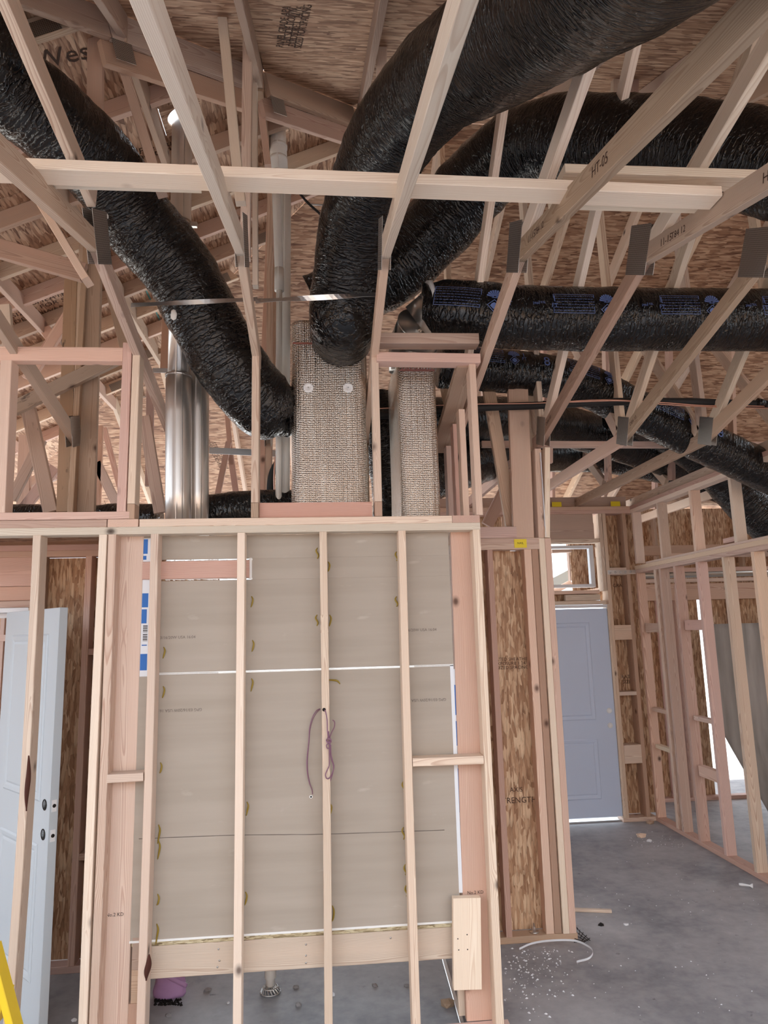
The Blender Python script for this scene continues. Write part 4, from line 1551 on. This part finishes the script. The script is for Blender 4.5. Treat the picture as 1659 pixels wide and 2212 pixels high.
# printing on the ducts: map u along, v round the tube
def on_duct(o, fr, geo, s0, ang0, size, mat, r, name='print', mirror=False):
    vs, fs = geo
    out = []
    for v in vs:
        s = s0 + v.x * size
        k = 1
        while k < len(fr) - 1 and fr[k][4] < s:
            k += 1
        p, tg, nm, bn, L = fr[k]
        p0, t0, n0, b0, L0 = fr[k - 1]
        f = (s - L0) / max(1e-6, L - L0)
        c_ = p0.lerp(p, f)
        a = ang0 - v.y * size / r
        out.append(c_ + (n0 * math.cos(a) + b0 * math.sin(a)) * (r + .0075))
    org = out[0].copy()
    return mesh(name, [q - org for q in out], fs, M[mat], o, Matrix.Translation(org))


def rect_geo(w, h, t):
    vs, fs = [], []
    for (x0, x1, y0, y1) in ((-w, w, h - t, h), (-w, w, -h, -h + t), (-w, -w + t, -h, h), (w - t, w, -h, h)):
        n_ = 8
        for k in range(n_):
            xa = x0 + (x1 - x0) * k / n_
            xb = x0 + (x1 - x0) * (k + 1) / n_
            i = len(vs)
            vs += [V((xa, y0, 0)), V((xb, y0, 0)), V((xb, y1, 0)), V((xa, y1, 0))]
            fs.append((i, i + 1, i + 2, i + 3))
    return vs, fs


def lines_geo(w, h, rows):
    vs, fs = [], []
    rnd = random.Random(4)
    for k in range(rows):
        y = h - (k + .5) * 2 * h / rows
        x = -w
        while x < w - .05:
            l_ = rnd.uniform(.05, .16)
            i = len(vs)
            vs += [V((x, y - .011, 0)), V((min(w, x + l_), y - .011, 0)), V((min(w, x + l_), y + .011, 0)), V((x, y + .011, 0))]
            fs.append((i, i + 1, i + 2, i + 3))
            x += l_ + .035
    return vs, fs


def diamond_geo():
    vs, fs = [], []
    for s_ in (1.0,):
        o_ = [V((0, s_, 0)), V((s_ * 1.1, 0, 0)), V((0, -s_, 0)), V((-s_ * 1.1, 0, 0))]
        i_ = [v * .86 for v in o_]
        vs += o_ + i_
        fs += [(k, (k + 1) % 4, (k + 1) % 4 + 4, k + 4) for k in range(4)]
    k = len(vs)
    vs += [V((-.6, -.1, 0)), V((.6, -.1, 0)), V((.35, .3, 0)), V((0, .5, 0)), V((-.35, .3, 0)), V((0, -.6, 0))]
    fs += [(k, k + 5, k + 1, k + 2, k + 3, k + 4)]
    return vs, fs


def shell_geo():
    vs, fs = [], []
    for k in range(9):
        a = PI * (.02 + .96 * (k + .12) / 9)
        b = PI * (.02 + .96 * (k + .88) / 9)
        i = len(vs)
        vs += [V((math.cos(a) * .2, math.sin(a) * .2 - .5, 0)), V((math.cos(b) * .2, math.sin(b) * .2 - .5, 0)),
               V((math.cos(b) * 1.15, math.sin(b) * 1.3 - .5, 0)), V((math.cos((a + b) / 2) * 1.22, math.sin((a + b) / 2) * 1.38 - .5, 0)), V((math.cos(a) * 1.15, math.sin(a) * 1.3 - .5, 0))]
        fs.append((i, i + 1, i + 2, i + 3, i + 4))
    i = len(vs)
    vs += [V((-.5, -.62, 0)), V((.5, -.62, 0)), V((.3, -.5, 0)), V((-.3, -.5, 0))]
    fs.append((i, i + 1, i + 2, i + 3))
    return vs, fs


def duct_label(o, fr, s, r, ang, big=None):
    R_ = math.radians
    on_duct(o, fr, rect_geo(.115, .055, .0028), s, R_(ang), 1.0, 'blueink', r, 'label_frame')
    on_duct(o, fr, lines_geo(1.0, .44, 6), s, R_(ang), .112, 'blueink', r, 'label_text')
    on_duct(o, fr, shell_geo(), s + .185, R_(ang - 9), .036, 'blueink', r, 'emblem')
    on_duct(o, fr, diamond_geo(), s + .185, R_(ang + 11), .033, 'blueink', r, 'emblem')
    on_duct(o, fr, text_geo('1'), s + .258, R_(ang - 8), .052, 'blueink', r, 'lettering')
    on_duct(o, fr, text_geo('FT'), s + .258, R_(ang + 5), .032, 'blueink', r, 'lettering')


for s_ in (.19, .80, 1.41, 2.02):
    duct_label(d4_, f4, s_, .180, 86)
    on_duct(d4_, f4, text_geo('1'), s_ + .50, math.radians(78), .052, 'blueink', .180, 'lettering')
    on_duct(d4_, f4, text_geo('FT'), s_ + .50, math.radians(91), .032, 'blueink', .180, 'lettering')
    on_duct(d4_, f4, text_geo('7.93L'), s_ + .43, math.radians(86), .018, 'blueink', .180, 'lettering')
    on_duct(d4_, f4, text_geo('2984'), s_ + .40, math.radians(88), .018, 'blueink', .180, 'lettering')
for s_ in (.30, 1.0, 1.7):
    duct_label(d5_, f5, s_, .150, 70)
    on_duct(d5_, f5, text_geo('8'), s_ + .42, math.radians(76), .10, 'blueink', .150, 'lettering')
for s_ in (1.5, 2.2):
    duct_label(d6_, f6, s_, .165, 80)


# ---- foil-wrapped boxes
def plenum(label, x0, x1, y0, y1, z0, z1, rc):
    e = empty('foil_plenum', ((x0 + x1) / 2, (y0 + y1) / 2, z0), label=label, cat='duct box')
    pts = []
    for (cx, cy, a0) in ((x1 - rc, y0 + rc, -90), (x1 - rc, y1 - rc, 0), (x0 + rc, y1 - rc, 90), (x0 + rc, y0 + rc, 180)):
        for k in range(9):
            a = math.radians(a0 + k * 90 / 8)
            pts.append((cx + rc * math.cos(a), cy + rc * math.sin(a)))
    # resample finely so the wrap can sag
    ring = []
    n = len(pts)
    for i in range(n):
        p, q = V(pts[i]), V(pts[(i + 1) % n])
        k = max(1, int((q - p).length / .025))
        for j in range(k):
            ring.append(p.lerp(q, j / k))
    n = len(ring)
    peri = [0.0]
    for i in range(n):
        peri.append(peri[-1] + (ring[(i + 1) % n] - ring[i]).length)
    org = V(((x0 + x1) / 2, (y0 + y1) / 2, z0))
    vs, fs, uv = [], [], []
    nz = 50
    cen = V(((x0 + x1) / 2, (y0 + y1) / 2))
    for j in range(nz + 1):
        z = z0 + (z1 - z0) * j / nz
        for i in range(n + 1):
            p = ring[i % n]
            d = (p - cen).normalized()
            h = noise.noise(V((p.x * 9, p.y * 9, z * 3.5))) * .006 + noise.noise(V((p.x * 40, p.y * 40, z * 1.5))) * .0025
            q = p + d * h
            vs.append(V((q.x, q.y, z)) - org)
            uv.append((peri[i], z))
    for j in range(nz):
        for i in range(n):
            a = j * (n + 1) + i
            fs.append((a, a + 1, a + n + 2, a + n + 1))
    fs.append(tuple(nz * (n + 1) + i for i in range(n)))
    mesh('foil_wrap', vs, fs, M['foil'], e, Matrix.Translation(org), True, uv)
    return e


pl1 = plenum('silver bubble-foil duct box with two white discs behind the stud wall', -.165, .262, .25, .62, 2.47, 3.655, .07)
for (px, py) in ((666, 838), (752, 838)):
    c_ = AY(px, py, .246)
    lathe('insulation_washer', [(.004, -.002), (.029, 0), (.030, .003), (.026, .006), (.010, .006), (.009, .004), (.004, .0045)], 'white', pl1, c_, (0, -1, 0), 24)
    lathe('washer_pin', [(.004, .0), (.004, .008)], 'nail', pl1, c_, (0, -1, 0), 8)
M['redtape'] = plain('faded_red_print', srgb(176, 120, 112), 0.4, 0.5)
za = AY(700, 742, .244).z
box('seam_tape', -.155, .252, .2405, .2425, za - .006, za + .004, 'redtape', pl1, None, 0)
# black boot where the large duct enters
pl2 = plenum('narrow silver bubble-foil duct box right of the dark gap', .445, .672, .28, .86, 2.47, 3.47, .05)
za = AY(900, 800, .275).z
box('seam_tape', .455, .662, .2705, .2725, za - .006, za + .004, 'redtape', pl2, None, 0)
for k in range(11):
    box('tape_print', .470 + k * .017, .478 + k * .017, .2695, .2705, za + .003, za + .013, 'redtape', pl2, None, 0)

# shiny elbow from the right box to the level duct
el = empty('metal_elbow', (.56, .45, 3.47), label='shiny metal elbow joining the right foil box to the level black duct', cat='duct elbow')
E0 = V((.56, .46, 3.44))
E1 = f4[2][0]
ctl = [E0, E0 + V((0, -.02, .14)), V((.60, E1.y + .05, E1.z - .07)), V((.68, E1.y + .01, E1.z - .015)), E1 + V((.02, 0, 0))]
path = lerp_path(ctl, 4)
for k in range(4):
    a, b = path[k], path[k + 1]
    d = (b - a)
    o, _ = tube('elbow_gore', [a - d * .06, b + d * .06], .145, 'galvd', el, 28, 1, smooth=True)
    lr, _ = tube('elbow_seam', [b - d.normalized() * .006, b + d.normalized() * .006], .149, 'galvd', el, 28, 1)
o, _ = tube('collar_strap', [f4[3][0] - V((.01, 0, 0)), f4[3][0] + V((.012, 0, .002))], .172, 'whitetape', el, 28, 1)
o, _ = tube('collar_wrap', [E1 - V((.03, 0, 0)), E1 + V((.03, 0, 0))], .158, 'duct', el, 28, 6, wr=.008, seed=5)
# collar on the round take-off of the left box
tk = empty('duct_collar', (-.17, .42, 3.05), label='black taped collar tied where the left duct meets its foil box', cat='duct collar')
c_ = f1[-1][0]
tube('collar_wrap', [c_ + V((-.05, -.01, .0)), c_ + V((.012, .004, 0)), (-.166, .43, c_.z)], .135, 'duct', tk, 40, 12, wr=.016, seed=13)
for k in range(4):
    tube('tie_tail', [c_ + V((.01, -.135, -.05 - .02 * k)), c_ + V((.02, -.145, -.09 - .02 * k)), c_ + V((.012, -.14, -.14 - .012 * k))], .007, 'duct', tk, 6, 8, wr=.003, seed=k)
box('torn_batt', c_.x - .008, c_.x + .004, c_.y - .146, c_.y - .132, c_.z - .08, c_.z + .0, 'batt', tk, None, .004)

# ---- flues
def flue(label, parts, top=None):
    e = empty('flue_pipe', parts[0][0], label=label, cat='flue')
    for (b_, t_, r, nm) in parts:
        n_ = 4
        tube(nm, [b_, t_], r, 'galv', e, 40, n_, cap=True)
        # lock seam
        tube('lock_seam', [V(b_) + V((r * .45, -r * .9, 0)), V(t_) + V((r * .45, -r * .9, 0))], .003, 'galvd', e, 5, 1)
    return e


fa = AY(387, 1100, .36)
fb = AY(386, 812, .36)
zt = AY(383, 560, .36).z
ft = (FLUE[0] - .03, .36, 5.55)
fl1 = flue('tall metal chimney flue rising to a bright hole in the roof', [((fa.x, .36, 2.44), (fb.x, .36, fb.z), .072, 'outer_pipe'), ((fb.x, .36, fb.z - .05), ft, .060, 'inner_pipe')])
o, _ = tube('pipe_rim', [(fb.x, .36, fb.z - .012), (fb.x, .36, fb.z + .002)], .0745, 'galvd', fl1, 40, 1)
k_ = V(ft) - V((fb.x, .36, fb.z - .05))
for zz_ in (AY(400, 487, .36).z,):
    f = (zz_ - fb.z) / (5.55 - fb.z)
    c_ = V((fb.x, .36, fb.z)).lerp(V(ft), f)
    tube('pipe_band', [c_ - V((0, 0, .02)), c_ + V((0, 0, .02))], .063, 'galvd', fl1, 40, 1)
    box('band_screw', c_.x + .06, c_.x + .10, c_.y - .03, c_.y - .005, c_.z - .02, c_.z + .01, 'galvd', fl1)
fc = AY(432, 1100, .46)
fd = AY(432, 800, .46)
fl2 = flue('shorter metal flue standing close behind the tall one', [((fc.x - .01, .46, 2.44), (fd.x - .01, .46, fd.z), .062, 'outer_pipe')])

# ---- white vent pipes
pv = empty('vent_pipe', (-.20, .5, 2.45), label='thick white plastic vent pipe running up to a hole in the roof', cat='pipe')
p0, p1, p2 = AY(613, 1088, .64), AY(617, 400, .70), AY(600, 300, .70)
tube('pipe', [p0, p1], .036, 'pvc', pv, 24, 2)
tube('pipe', [AY(604, 372, .70), AY(598, 262, .70)], .056, 'pvc', pv, 24, 2)
for py in (318, 345):
    c_ = AY(602, py, .70)
    tube('coupling', [c_ - V((0, 0, .012)), c_ + V((0, 0, .012))], .058, 'pvc', pv, 24, 1)
tube('elbow', [p1 - V((0, 0, .05)), p1 + V((-.01, 0, .05)), AY(606, 362, .70)], .044, 'pvc', pv, 20, 6)
pv2 = empty('vent_pipe', (-.25, .52, 2.45), label='thinner white plastic pipe with blue glue ring beside the thick vent pipe', cat='pipe')
q0, q1, q2, q3 = AY(602, 1085, .59), AY(603, 590, .60), AY(596, 395, .62), AY(592, 340, .63)
tube('pipe', [q0, q1], .019, 'pvc', pv2, 18, 2)
tube('pipe', [q1 - V((0, 0, .02)), q2], .027, 'pvc', pv2, 20, 3)
tube('coupling', [q1 - V((0, 0, .12)), q1 + V((0, 0, .03))], .030, 'pvc', pv2, 20, 1)
tube('glue_ring', [q2 - V((0, 0, .012)), q2 + V((0, 0, .004))], .029, 'pvcring', pv2, 20, 1)
tube('elbow', [q2 - V((0, 0, .02)), q2 + V((0, .03, .08)), q2 + V((.02, .08, .14))], .034, 'pvc', pv2, 20, 6)

# ---- hanger straps
def strap(label, p0, p1, w, twist=0.0, sag=.0, name='hanger_strap', mat='strap'):
    a, b = V(p0), V(p1)
    vs, fs = [], []
    n = 24
    for i in range(n + 1):
        f = i / n
        p = a.lerp(b, f) - V((0, 0, sag * math.sin(PI * f)))
        t = twist * math.sin(f * 9)
        d = V((0, math.sin(t), math.cos(t)))
        for s_ in (-1, 1):
            for q in (-.0008, .0008):
                vs.append(p + d * (w / 2 * s_) + V((0, q * math.cos(t), -q * math.sin(t))))
    for i in range(n):
        k = 4 * i
        for (u, v_) in ((0, 1), (1, 3), (3, 2), (2, 0)):
            fs.append((k + u, k + v_, k + 4 + v_, k + 4 + u))
    o = mesh(name, vs, fs, M[mat], None)
    return tag(o, label=label, cat='strap', group=None)


strap('thin foil strap across the front of the biggest duct', AY(552, 650, -.31), AY(818, 636, -.31), .026, .5, .0)
strap('thin foil strap passing under the left duct beside the roof truss', AY(283, 659, -.10), AY(556, 646, -.20), .024, .3, .0)
strap('metal strap bar between chimney flue and post, low in the attic', AY(452, 973, 1.2), AY(605, 980, 1.2), .045, 0)
strap('metal strap crossing behind the chimney flue just over its rim', AY(330, 800, .7), AY(450, 802, .7), .03, 0)
o, _ = tube('chain', [AY(628, 395, .7), AY(662, 435, .7), AY(700, 470, .7)], .008, 'foam', None, 6, 30, wr=.003)
tag(o, label='perforated dark hanger strap beside the thick white vent pipe', cat='strap')
o, _ = tube('threaded_rod', [AY(668, 441, .72), AY(702, 443, .72)], .006, 'nail', None, 6, 2)
tag(o, label='short threaded rod at the end of the perforated hanger strap', cat='rod')

# ---- refrigerant line set
ls = empty('line_set', AY(1100, 877, .75), label='copper line and black foam sleeve running level in front of the lower ducts', cat='pipe')
tube('foam_sleeve', pix([(700, 905, .95), (900, 892, .925), (1030, 881, .92), (1160, 876, .91), (1330, 868, .85), (1480, 868, .76), (1600, 872, .78), (1760, 876, .8)]), 0.026, 'foam', ls, 12, 50, wr=.002)
tube('copper_line', pix([(700, 890, .92), (900, 878, .89), (1030, 873, .885), (1160, 871, .87), (1300, 864, .82), (1420, 869, .75), (1520, 876, .73), (1620, 877, .75), (1760, 880, .8)]), .0038, 'copper', ls, 8, 50)
tube('copper_line', pix([(1225, 869, .84), (1340, 866, .80), (1440, 874, .73), (1560, 880, .73), (1700, 882, .78)]), .0032, 'copper', ls, 8, 40)
tube('tape_wrap', pix([(1636, 868, .76), (1659, 874, .77), (1680, 878, .78)]), .028, 'duct', ls, 10, 8, wr=.006)
o, _ = tube('cable', pix([(612, 930, .9), (596, 985, .85), (592, 1040, .85), (596, 1100, .85)]), .006, 'copper', None, 6, 16)
tag(o, label='thin orange cable dropping behind the thick white vent pipe', cat='cable')
o, _ = tube('hose', pix([(608, 985, .9), (586, 1030, .88), (583, 1110, .88)]), .022, 'foam', None, 10, 16)
tag(o, label='black hose dropping beside the white vent pipes', cat='hose')

# ---- purple cable on the middle stud
cb = empty('cable_coil', AY(710, 1600, -.01), label='purple cable tied in a coil on the middle stud', cat='cable')
hole = AY(700, 1533, -.001)
lathe('bored_hole', [(.0085, 0), (.0085, .0008)], 'dark', cb, hole, (0, -1, 0), 16)
PU = lambda l: [AY(620 + a / 7.9, 1480 + b / 7.9, c) for a, b, c in l]
tube('cable_run', PU([(640, 420, .002), (662, 470, -.012), (685, 600, -.012), (688, 760, -.012), (705, 900, -.012)]), .0030, 'purple', cb, 8, 24)
tube('cable_run', PU([(712, 700, .02), (712, 800, .0), (718, 900, -.01), (730, 960, -.012)]), .0028, 'purple', cb, 8, 24)
tube('cable_run', PU([(780, 596, .03), (812, 630, .03), (805, 720, .02), (760, 810, .005), (718, 930, -.012), (700, 990, -.012)]), .0026, 'purple', cb, 8, 30)
tube('cable_knot', PU([(690, 900, -.012), (745, 925, -.02), (740, 965, -.016), (690, 975, -.02), (675, 935, -.014), (715, 915, -.022), (752, 960, -.014), (705, 1010, -.016)]), .0034, 'purple', cb, 8, 50)
tube('cable_loop', PU([(705, 990, -.012), (672, 1030, -.012), (690, 1080, -.012), (715, 1075, -.012)]), .0026, 'purple', cb, 8, 20)
tube('cable_loop', PU([(720, 1000, -.014), (722, 1150, -.014), (720, 1360, -.012), (690, 1440, -.012), (658, 1520, -.012), (668, 1580, -.012), (700, 1598, -.012), (735, 1570, -.010), (775, 1490, 0), (800, 1390, .005), (775, 1290, 0), (750, 1180, -.008), (745, 1020, -.012)]), .0028, 'purple', cb, 8, 70)
tube('cable_loop', PU([(735, 990, -.012), (735, 1120, -.01), (755, 1260, -.005), (792, 1380, .005), (780, 1500, .005), (750, 1600, .005), (720, 1690, .005)]), .0026, 'purple', cb, 8, 50)
tube('cable_run', PU([(560, 405, .088), (500, 440, .075), (430, 560, .07), (385, 740, .07), (372, 950, .07), (350, 1150, .07), (338, 1300, .07), (345, 1480, .072), (380, 1660, .078), (425, 1780, .084), (435, 1860, .09)]), .0024, 'purple', cb, 8, 60)
tube('cable_run', PU([(566, 412, .088), (505, 470, .08), (440, 590, .078), (395, 760, .078), (378, 960, .078), (358, 1180, .078), (350, 1330, .078), (358, 1500, .080), (390, 1670, .083), (428, 1790, .087), (438, 1860, .09)]), .0018, 'purple', cb, 8, 60)
c_ = PU([(410, 1905, .0895)])[0]
lathe('torn_hole', [(.0085, 0), (.0075, .0012), (.0045, .0014)], 'gypwhite', cb, c_, (0, -1, 0), 12)
lathe('bored_hole', [(.0045, .0), (.0045, .0018)], 'dark', cb, c_, (0, -1, 0), 10)

# ================================================================== FLOOR THINGS
def onfloor(px, py):
    return AZ(px, py, 0)


# drain stub with strainer
p = AZ(584, 2131, 0.03)
ds = empty('drain_stub', (p.x, p.y, 0), label='white drain stub over a perforated metal strainer on the slab', cat='drain')
lathe('drain_pipe', [(.024, .03), (.024, .070), (.031, .074), (.031, .30)], 'pvc', ds, (p.x, p.y, .0), (0, 0, 1), 24)
vs, fs = [], []
for (rad, zz_) in ((.022, .048), (.040, .044), (.058, .030), (.070, .004)):
    pass
segs = 18
rr_ = [(.024, .034), (.034, .031), (.044, .020), (.052, .004)]
tube('strainer_ring', [(p.x + .052 * math.cos(2 * PI * k / 24), p.y + .052 * math.sin(2 * PI * k / 24), .006) for k in range(25)], .004, 'nail', ds, 6, 48)
tube('strainer_ring', [(p.x + .038 * math.cos(2 * PI * k / 24), p.y + .038 * math.sin(2 * PI * k / 24), .028) for k in range(25)], .004, 'nail', ds, 6, 48)
for k in range(segs):
    a = 2 * PI * k / segs
    tube('strainer_bar', [(p.x + r_ * math.cos(a + i * .16), p.y + r_ * math.sin(a + i * .16), z_) for i, (r_, z_) in enumerate(rr_)], .004, 'nail', ds, 5, 6)
# pink bag behind the left studs
p = AZ(366, 2150, 0.0)
vs, fs = [], []
n1, n2 = 24, 14
for j in range(n2 + 1):
    f = j / n2
    for i in range(n1):
        a = 2 * PI * i / n1
        ww = .075 * (1 + .10 * math.sin(f * 5 + 1))
        vs.append((ww * math.cos(a) * (1 + .12 * noise.noise(V((a * 2, f * 4, 0)))), .05 * math.sin(a) * (1 + .15 * noise.noise(V((a * 2, f * 5, 3)))), .19 * f + .01 * noise.noise(V((a, f, 9)))))
for j in range(n2):
    for i in range(n1):
        q = (i + 1) % n1
        fs.append((j * n1 + i, j * n1 + q, (j + 1) * n1 + q, (j + 1) * n1 + i))
fs.append(tuple(range(n1 - 1, -1, -1)))
fs.append(tuple(n2 * n1 + i for i in range(n1)))
o = mesh('wrapped_bundle', vs, fs, M['bag'], None, Matrix.Translation((p.x, p.y, 0.0)), True)
tag(o, label='small bundle wrapped in pink plastic on the slab under the rim board', cat='bundle')
tube('wrap_band', [(p.x - .085, p.y - .03, .16), (p.x, p.y - .062, .12), (p.x + .09, p.y - .02, .05)], .012, 'bag', o, 6, 12)


def chip(px, py, s_, mat, name='debris_chip', z=0.0, flat=.5, seed=0):
    p = AZ(px, py, z)
    bm = bmesh.new()
    bmesh.ops.create_icosphere(bm, subdivisions=1, radius=1)
    for v in bm.verts:
        k = 1 + .45 * noise.noise(v.co * 1.7 + V((seed, px, py)))
        v.co = V((v.co.x * k * s_, v.co.y * k * s_ * .8, max(-.0, (v.co.z + flat * .9) * k * s_ * flat)))
    me = bpy.data.meshes.new(name)
    bm.to_mesh(me)
    bm.free()
    me.materials.append(M[mat])
    o = bpy.data.objects.new(name, me)
    link(o, None, Matrix.Translation(p))
    return o


random.seed(5)
CH_ = [((449, 2140), .022, 'stone', 'grey stone chip on the slab right of the pink bundle'), ((364, 2195), .018, 'stone', 'grey stone chip nearest the frame edge under the left studs'),
       ((640, 2133), .018, 'stone', 'pale stone chip right of the drain strainer'), ((645, 2172), .020, 'stone', 'dark-edged stone chip between drain strainer and middle stud'),
       ((810, 2130), .018, 'stone', 'small stone chip in the middle of the slab right of the middle stud'), ((878, 2130), .016, 'stone', 'stone chip beside the right-hand studs under the rim board'),
       ((968, 2172), .042, 'brown', 'broken reddish wood chunk on the slab near the right end stud'), ((493, 2167), .010, 'paper', 'tiny white crumb left of the second stud'),
       ((716, 2150), .020, 'paper', 'white paper scrap beside the foot of the middle stud'), ((1403, 1785 + 32), .030, 'paper', 'crumpled white scrap on the floor near the grey door'),
       ((1385, 1808), .05, 'fir', 'wood shaving on the floor in front of the grey door'), ((1404, 1779), .045, 'brown', 'small cardboard piece by the sole plate corner'),
       ((1352, 1998), .016, 'paper', 'small white crumb on the open floor right of the wood strip'), ((1298, 1999), .022, 'dark', 'dark chip on the open floor below the wood strip'),
       ((160, 2205), .016, 'paper', 'white crumb on the dark floor behind the left door')]
for k, ((px, py), s_, mt, lb) in enumerate(CH_):
    o = chip(px, py, s_, mt, 'debris_chip' if 'chip' in lb or 'crumb' in lb else 'scrap', seed=k)
    tag(o, label=lb, cat='debris')
# crumbs: uncountable dust and plaster bits
vs, fs = [], []
rnd = random.Random(8)
for k in range(420):
    if k < 260:
        px, py = rnd.gauss(1150, 45), rnd.gauss(2095, 45)
        if px < 1090 or py < 2046 or py > 2205:
            continue
    elif k < 330:
        px, py = rnd.uniform(1360, 1480), rnd.uniform(1795, 1830)
    else:
        px, py = rnd.uniform(1260, 1640), rnd.uniform(1830, 2200)
    p = AZ(px, py, 0)
    if p.x > 3.1:
        continue
    s_ = rnd.choice((.003, .004, .006, .010 if k < 260 else .005))
    a = rnd.uniform(0, PI)
    ca, sa = math.cos(a) * s_, math.sin(a) * s_
    i = len(vs)
    vs += [(p.x + ca, p.y + sa, .0005), (p.x - sa * .6, p.y + ca * .6, .0005), (p.x - ca, p.y - sa, .0005), (p.x + sa * .6, p.y - ca * .6, .0005), (p.x, p.y, .001 + s_ * .6)]
    fs += [(i, i + 1, i + 4), (i + 1, i + 2, i + 4), (i + 2, i + 3, i + 4), (i + 3, i, i + 4), (i + 3, i + 2, i + 1, i)]
o = mesh('plaster_crumbs', vs, fs, M['paper'], None)
tag(o, label='scattered white plaster crumbs on the concrete floor', cat='debris', kind='stuff')
# wood strip, plastic curl, scraper-like white bit, wire mesh scrap
o = W('wood_strip', AZ(1240, 1965, .01), AZ(1321, 1968, .01), .018, .03, 'pale', None, (0, 0, 1))
tag(o, label='thin pale wood strip lying on the concrete by the pier', cat='board')
cp = [AZ(a, b, c) for a, b, c in ((1122, 2052, .02), (1150, 2040, .03), (1190, 2034, .05), (1240, 2034, .06), (1270, 2046, .055), (1281, 2058, .05), (1273, 2072, .04), (1246, 2080, .01))]
vs, fs = [], []
pp = lerp_path(cp, 40)
for i, p in enumerate(pp):
    for dz in (0, .011):
        for q in (0, .0015):
            vs.append(p + V((0, q, dz)))
for i in range(40):
    k = 4 * i
    for (u, v_) in ((0, 1), (1, 3), (3, 2), (2, 0)):
        fs.append((k + u, k + v_, k + 4 + v_, k + 4 + u))
fs += [(0, 2, 3, 1), (160, 161, 163, 162)]
o = mesh('plastic_strip', vs, fs, M['whitetape'], None)
tag(o, label='curled white plastic strip on the floor in front of the pier', cat='strip')
p = AZ(1620, 1920, 0)
o = lathe('plastic_anchor', [(.008, 0), (.010, .02), (.006, .07), (.016, .085), (.016, .09)], 'white', None, (p.x - .05, p.y + .05, .017), (.8, -.55, .0), 12)
tag(o, label='white plastic piece lying on the floor near the right sole plate', cat='plastic piece')
ms = empty('wire_mesh', AZ(1262, 2030, 0), label='dark scrap of wire mesh by the corner of the pier', cat='mesh')
a0, a1, a2 = AZ(1246, 2010, .0), AZ(1275, 2034, .0), AZ(1240, 2040, .0)
for k in range(5):
    f = k / 4
    tube('wire', [a0.lerp(a1, f) + V((0, 0, .02)), a0.lerp(a2, f).lerp(a1, f * .5) + V((.01, 0, .004))], .0022, 'dark', ms, 5, 4)
    tube('wire', [a0.lerp(a2, f) + V((0, 0, .012)), a1.lerp(a2, f * .5) + V((0, 0, .006))], .0022, 'dark', ms, 5, 4)
o = W('cut_strip', AZ(957, 2068, .012), AZ(1003, 2230, .012), .02, .022, 'galvd', None, (0, 0, 1))
tag(o, label='straight grey metal track on the slab by the right backing board', cat='track')
# black gravel under the bundle
vs, fs = [], []
for k in range(90):
    p = AZ(rnd.uniform(335, 392), rnd.uniform(2160, 2172), 0)
    s_ = rnd.uniform(.004, .010)
    i = len(vs)
    vs += [(p.x + s_, p.y, 0), (p.x, p.y + s_, 0), (p.x - s_, p.y, 0), (p.x, p.y - s_, 0), (p.x, p.y, s_ * 1.3)]
    fs += [(i, i + 1, i + 4), (i + 1, i + 2, i + 4), (i + 2, i + 3, i + 4), (i + 3, i, i + 4), (i + 3, i + 2, i + 1, i)]
o = mesh('dark_gravel', vs, fs, M['dark'], None)
tag(o, label='spilled dark grit at the foot of the pink bundle', cat='grit', kind='stuff')

# yellow step ladder foot at lower left
ld = empty('step_ladder', (-1.15, -.75, 0), label='yellow step ladder leg cut off at the lower left corner', cat='ladder')
a, b = AY(-14, 2040, -.60), AY(44, 2262, -.66)
W('rail', a, b, .07, .026, 'ladder', ld, (0, 1, 0))
a, b = AY(-160, 2150, -.58), AY(14, 2168, -.58)
W('step', a, b, .09, .09, 'ladder', ld, (0, 1, 0))
W('rail', a + V((-.02, 0, .6)), a + V((.02, 0, -.8)), .07, .026, 'ladder', ld, (0, 1, 0))
a, b = AY(-120, 2200, -.30), AY(28, 2240, -.30)
W('rail', a, b, .05, .026, 'brown', ld, (0, 1, 0))
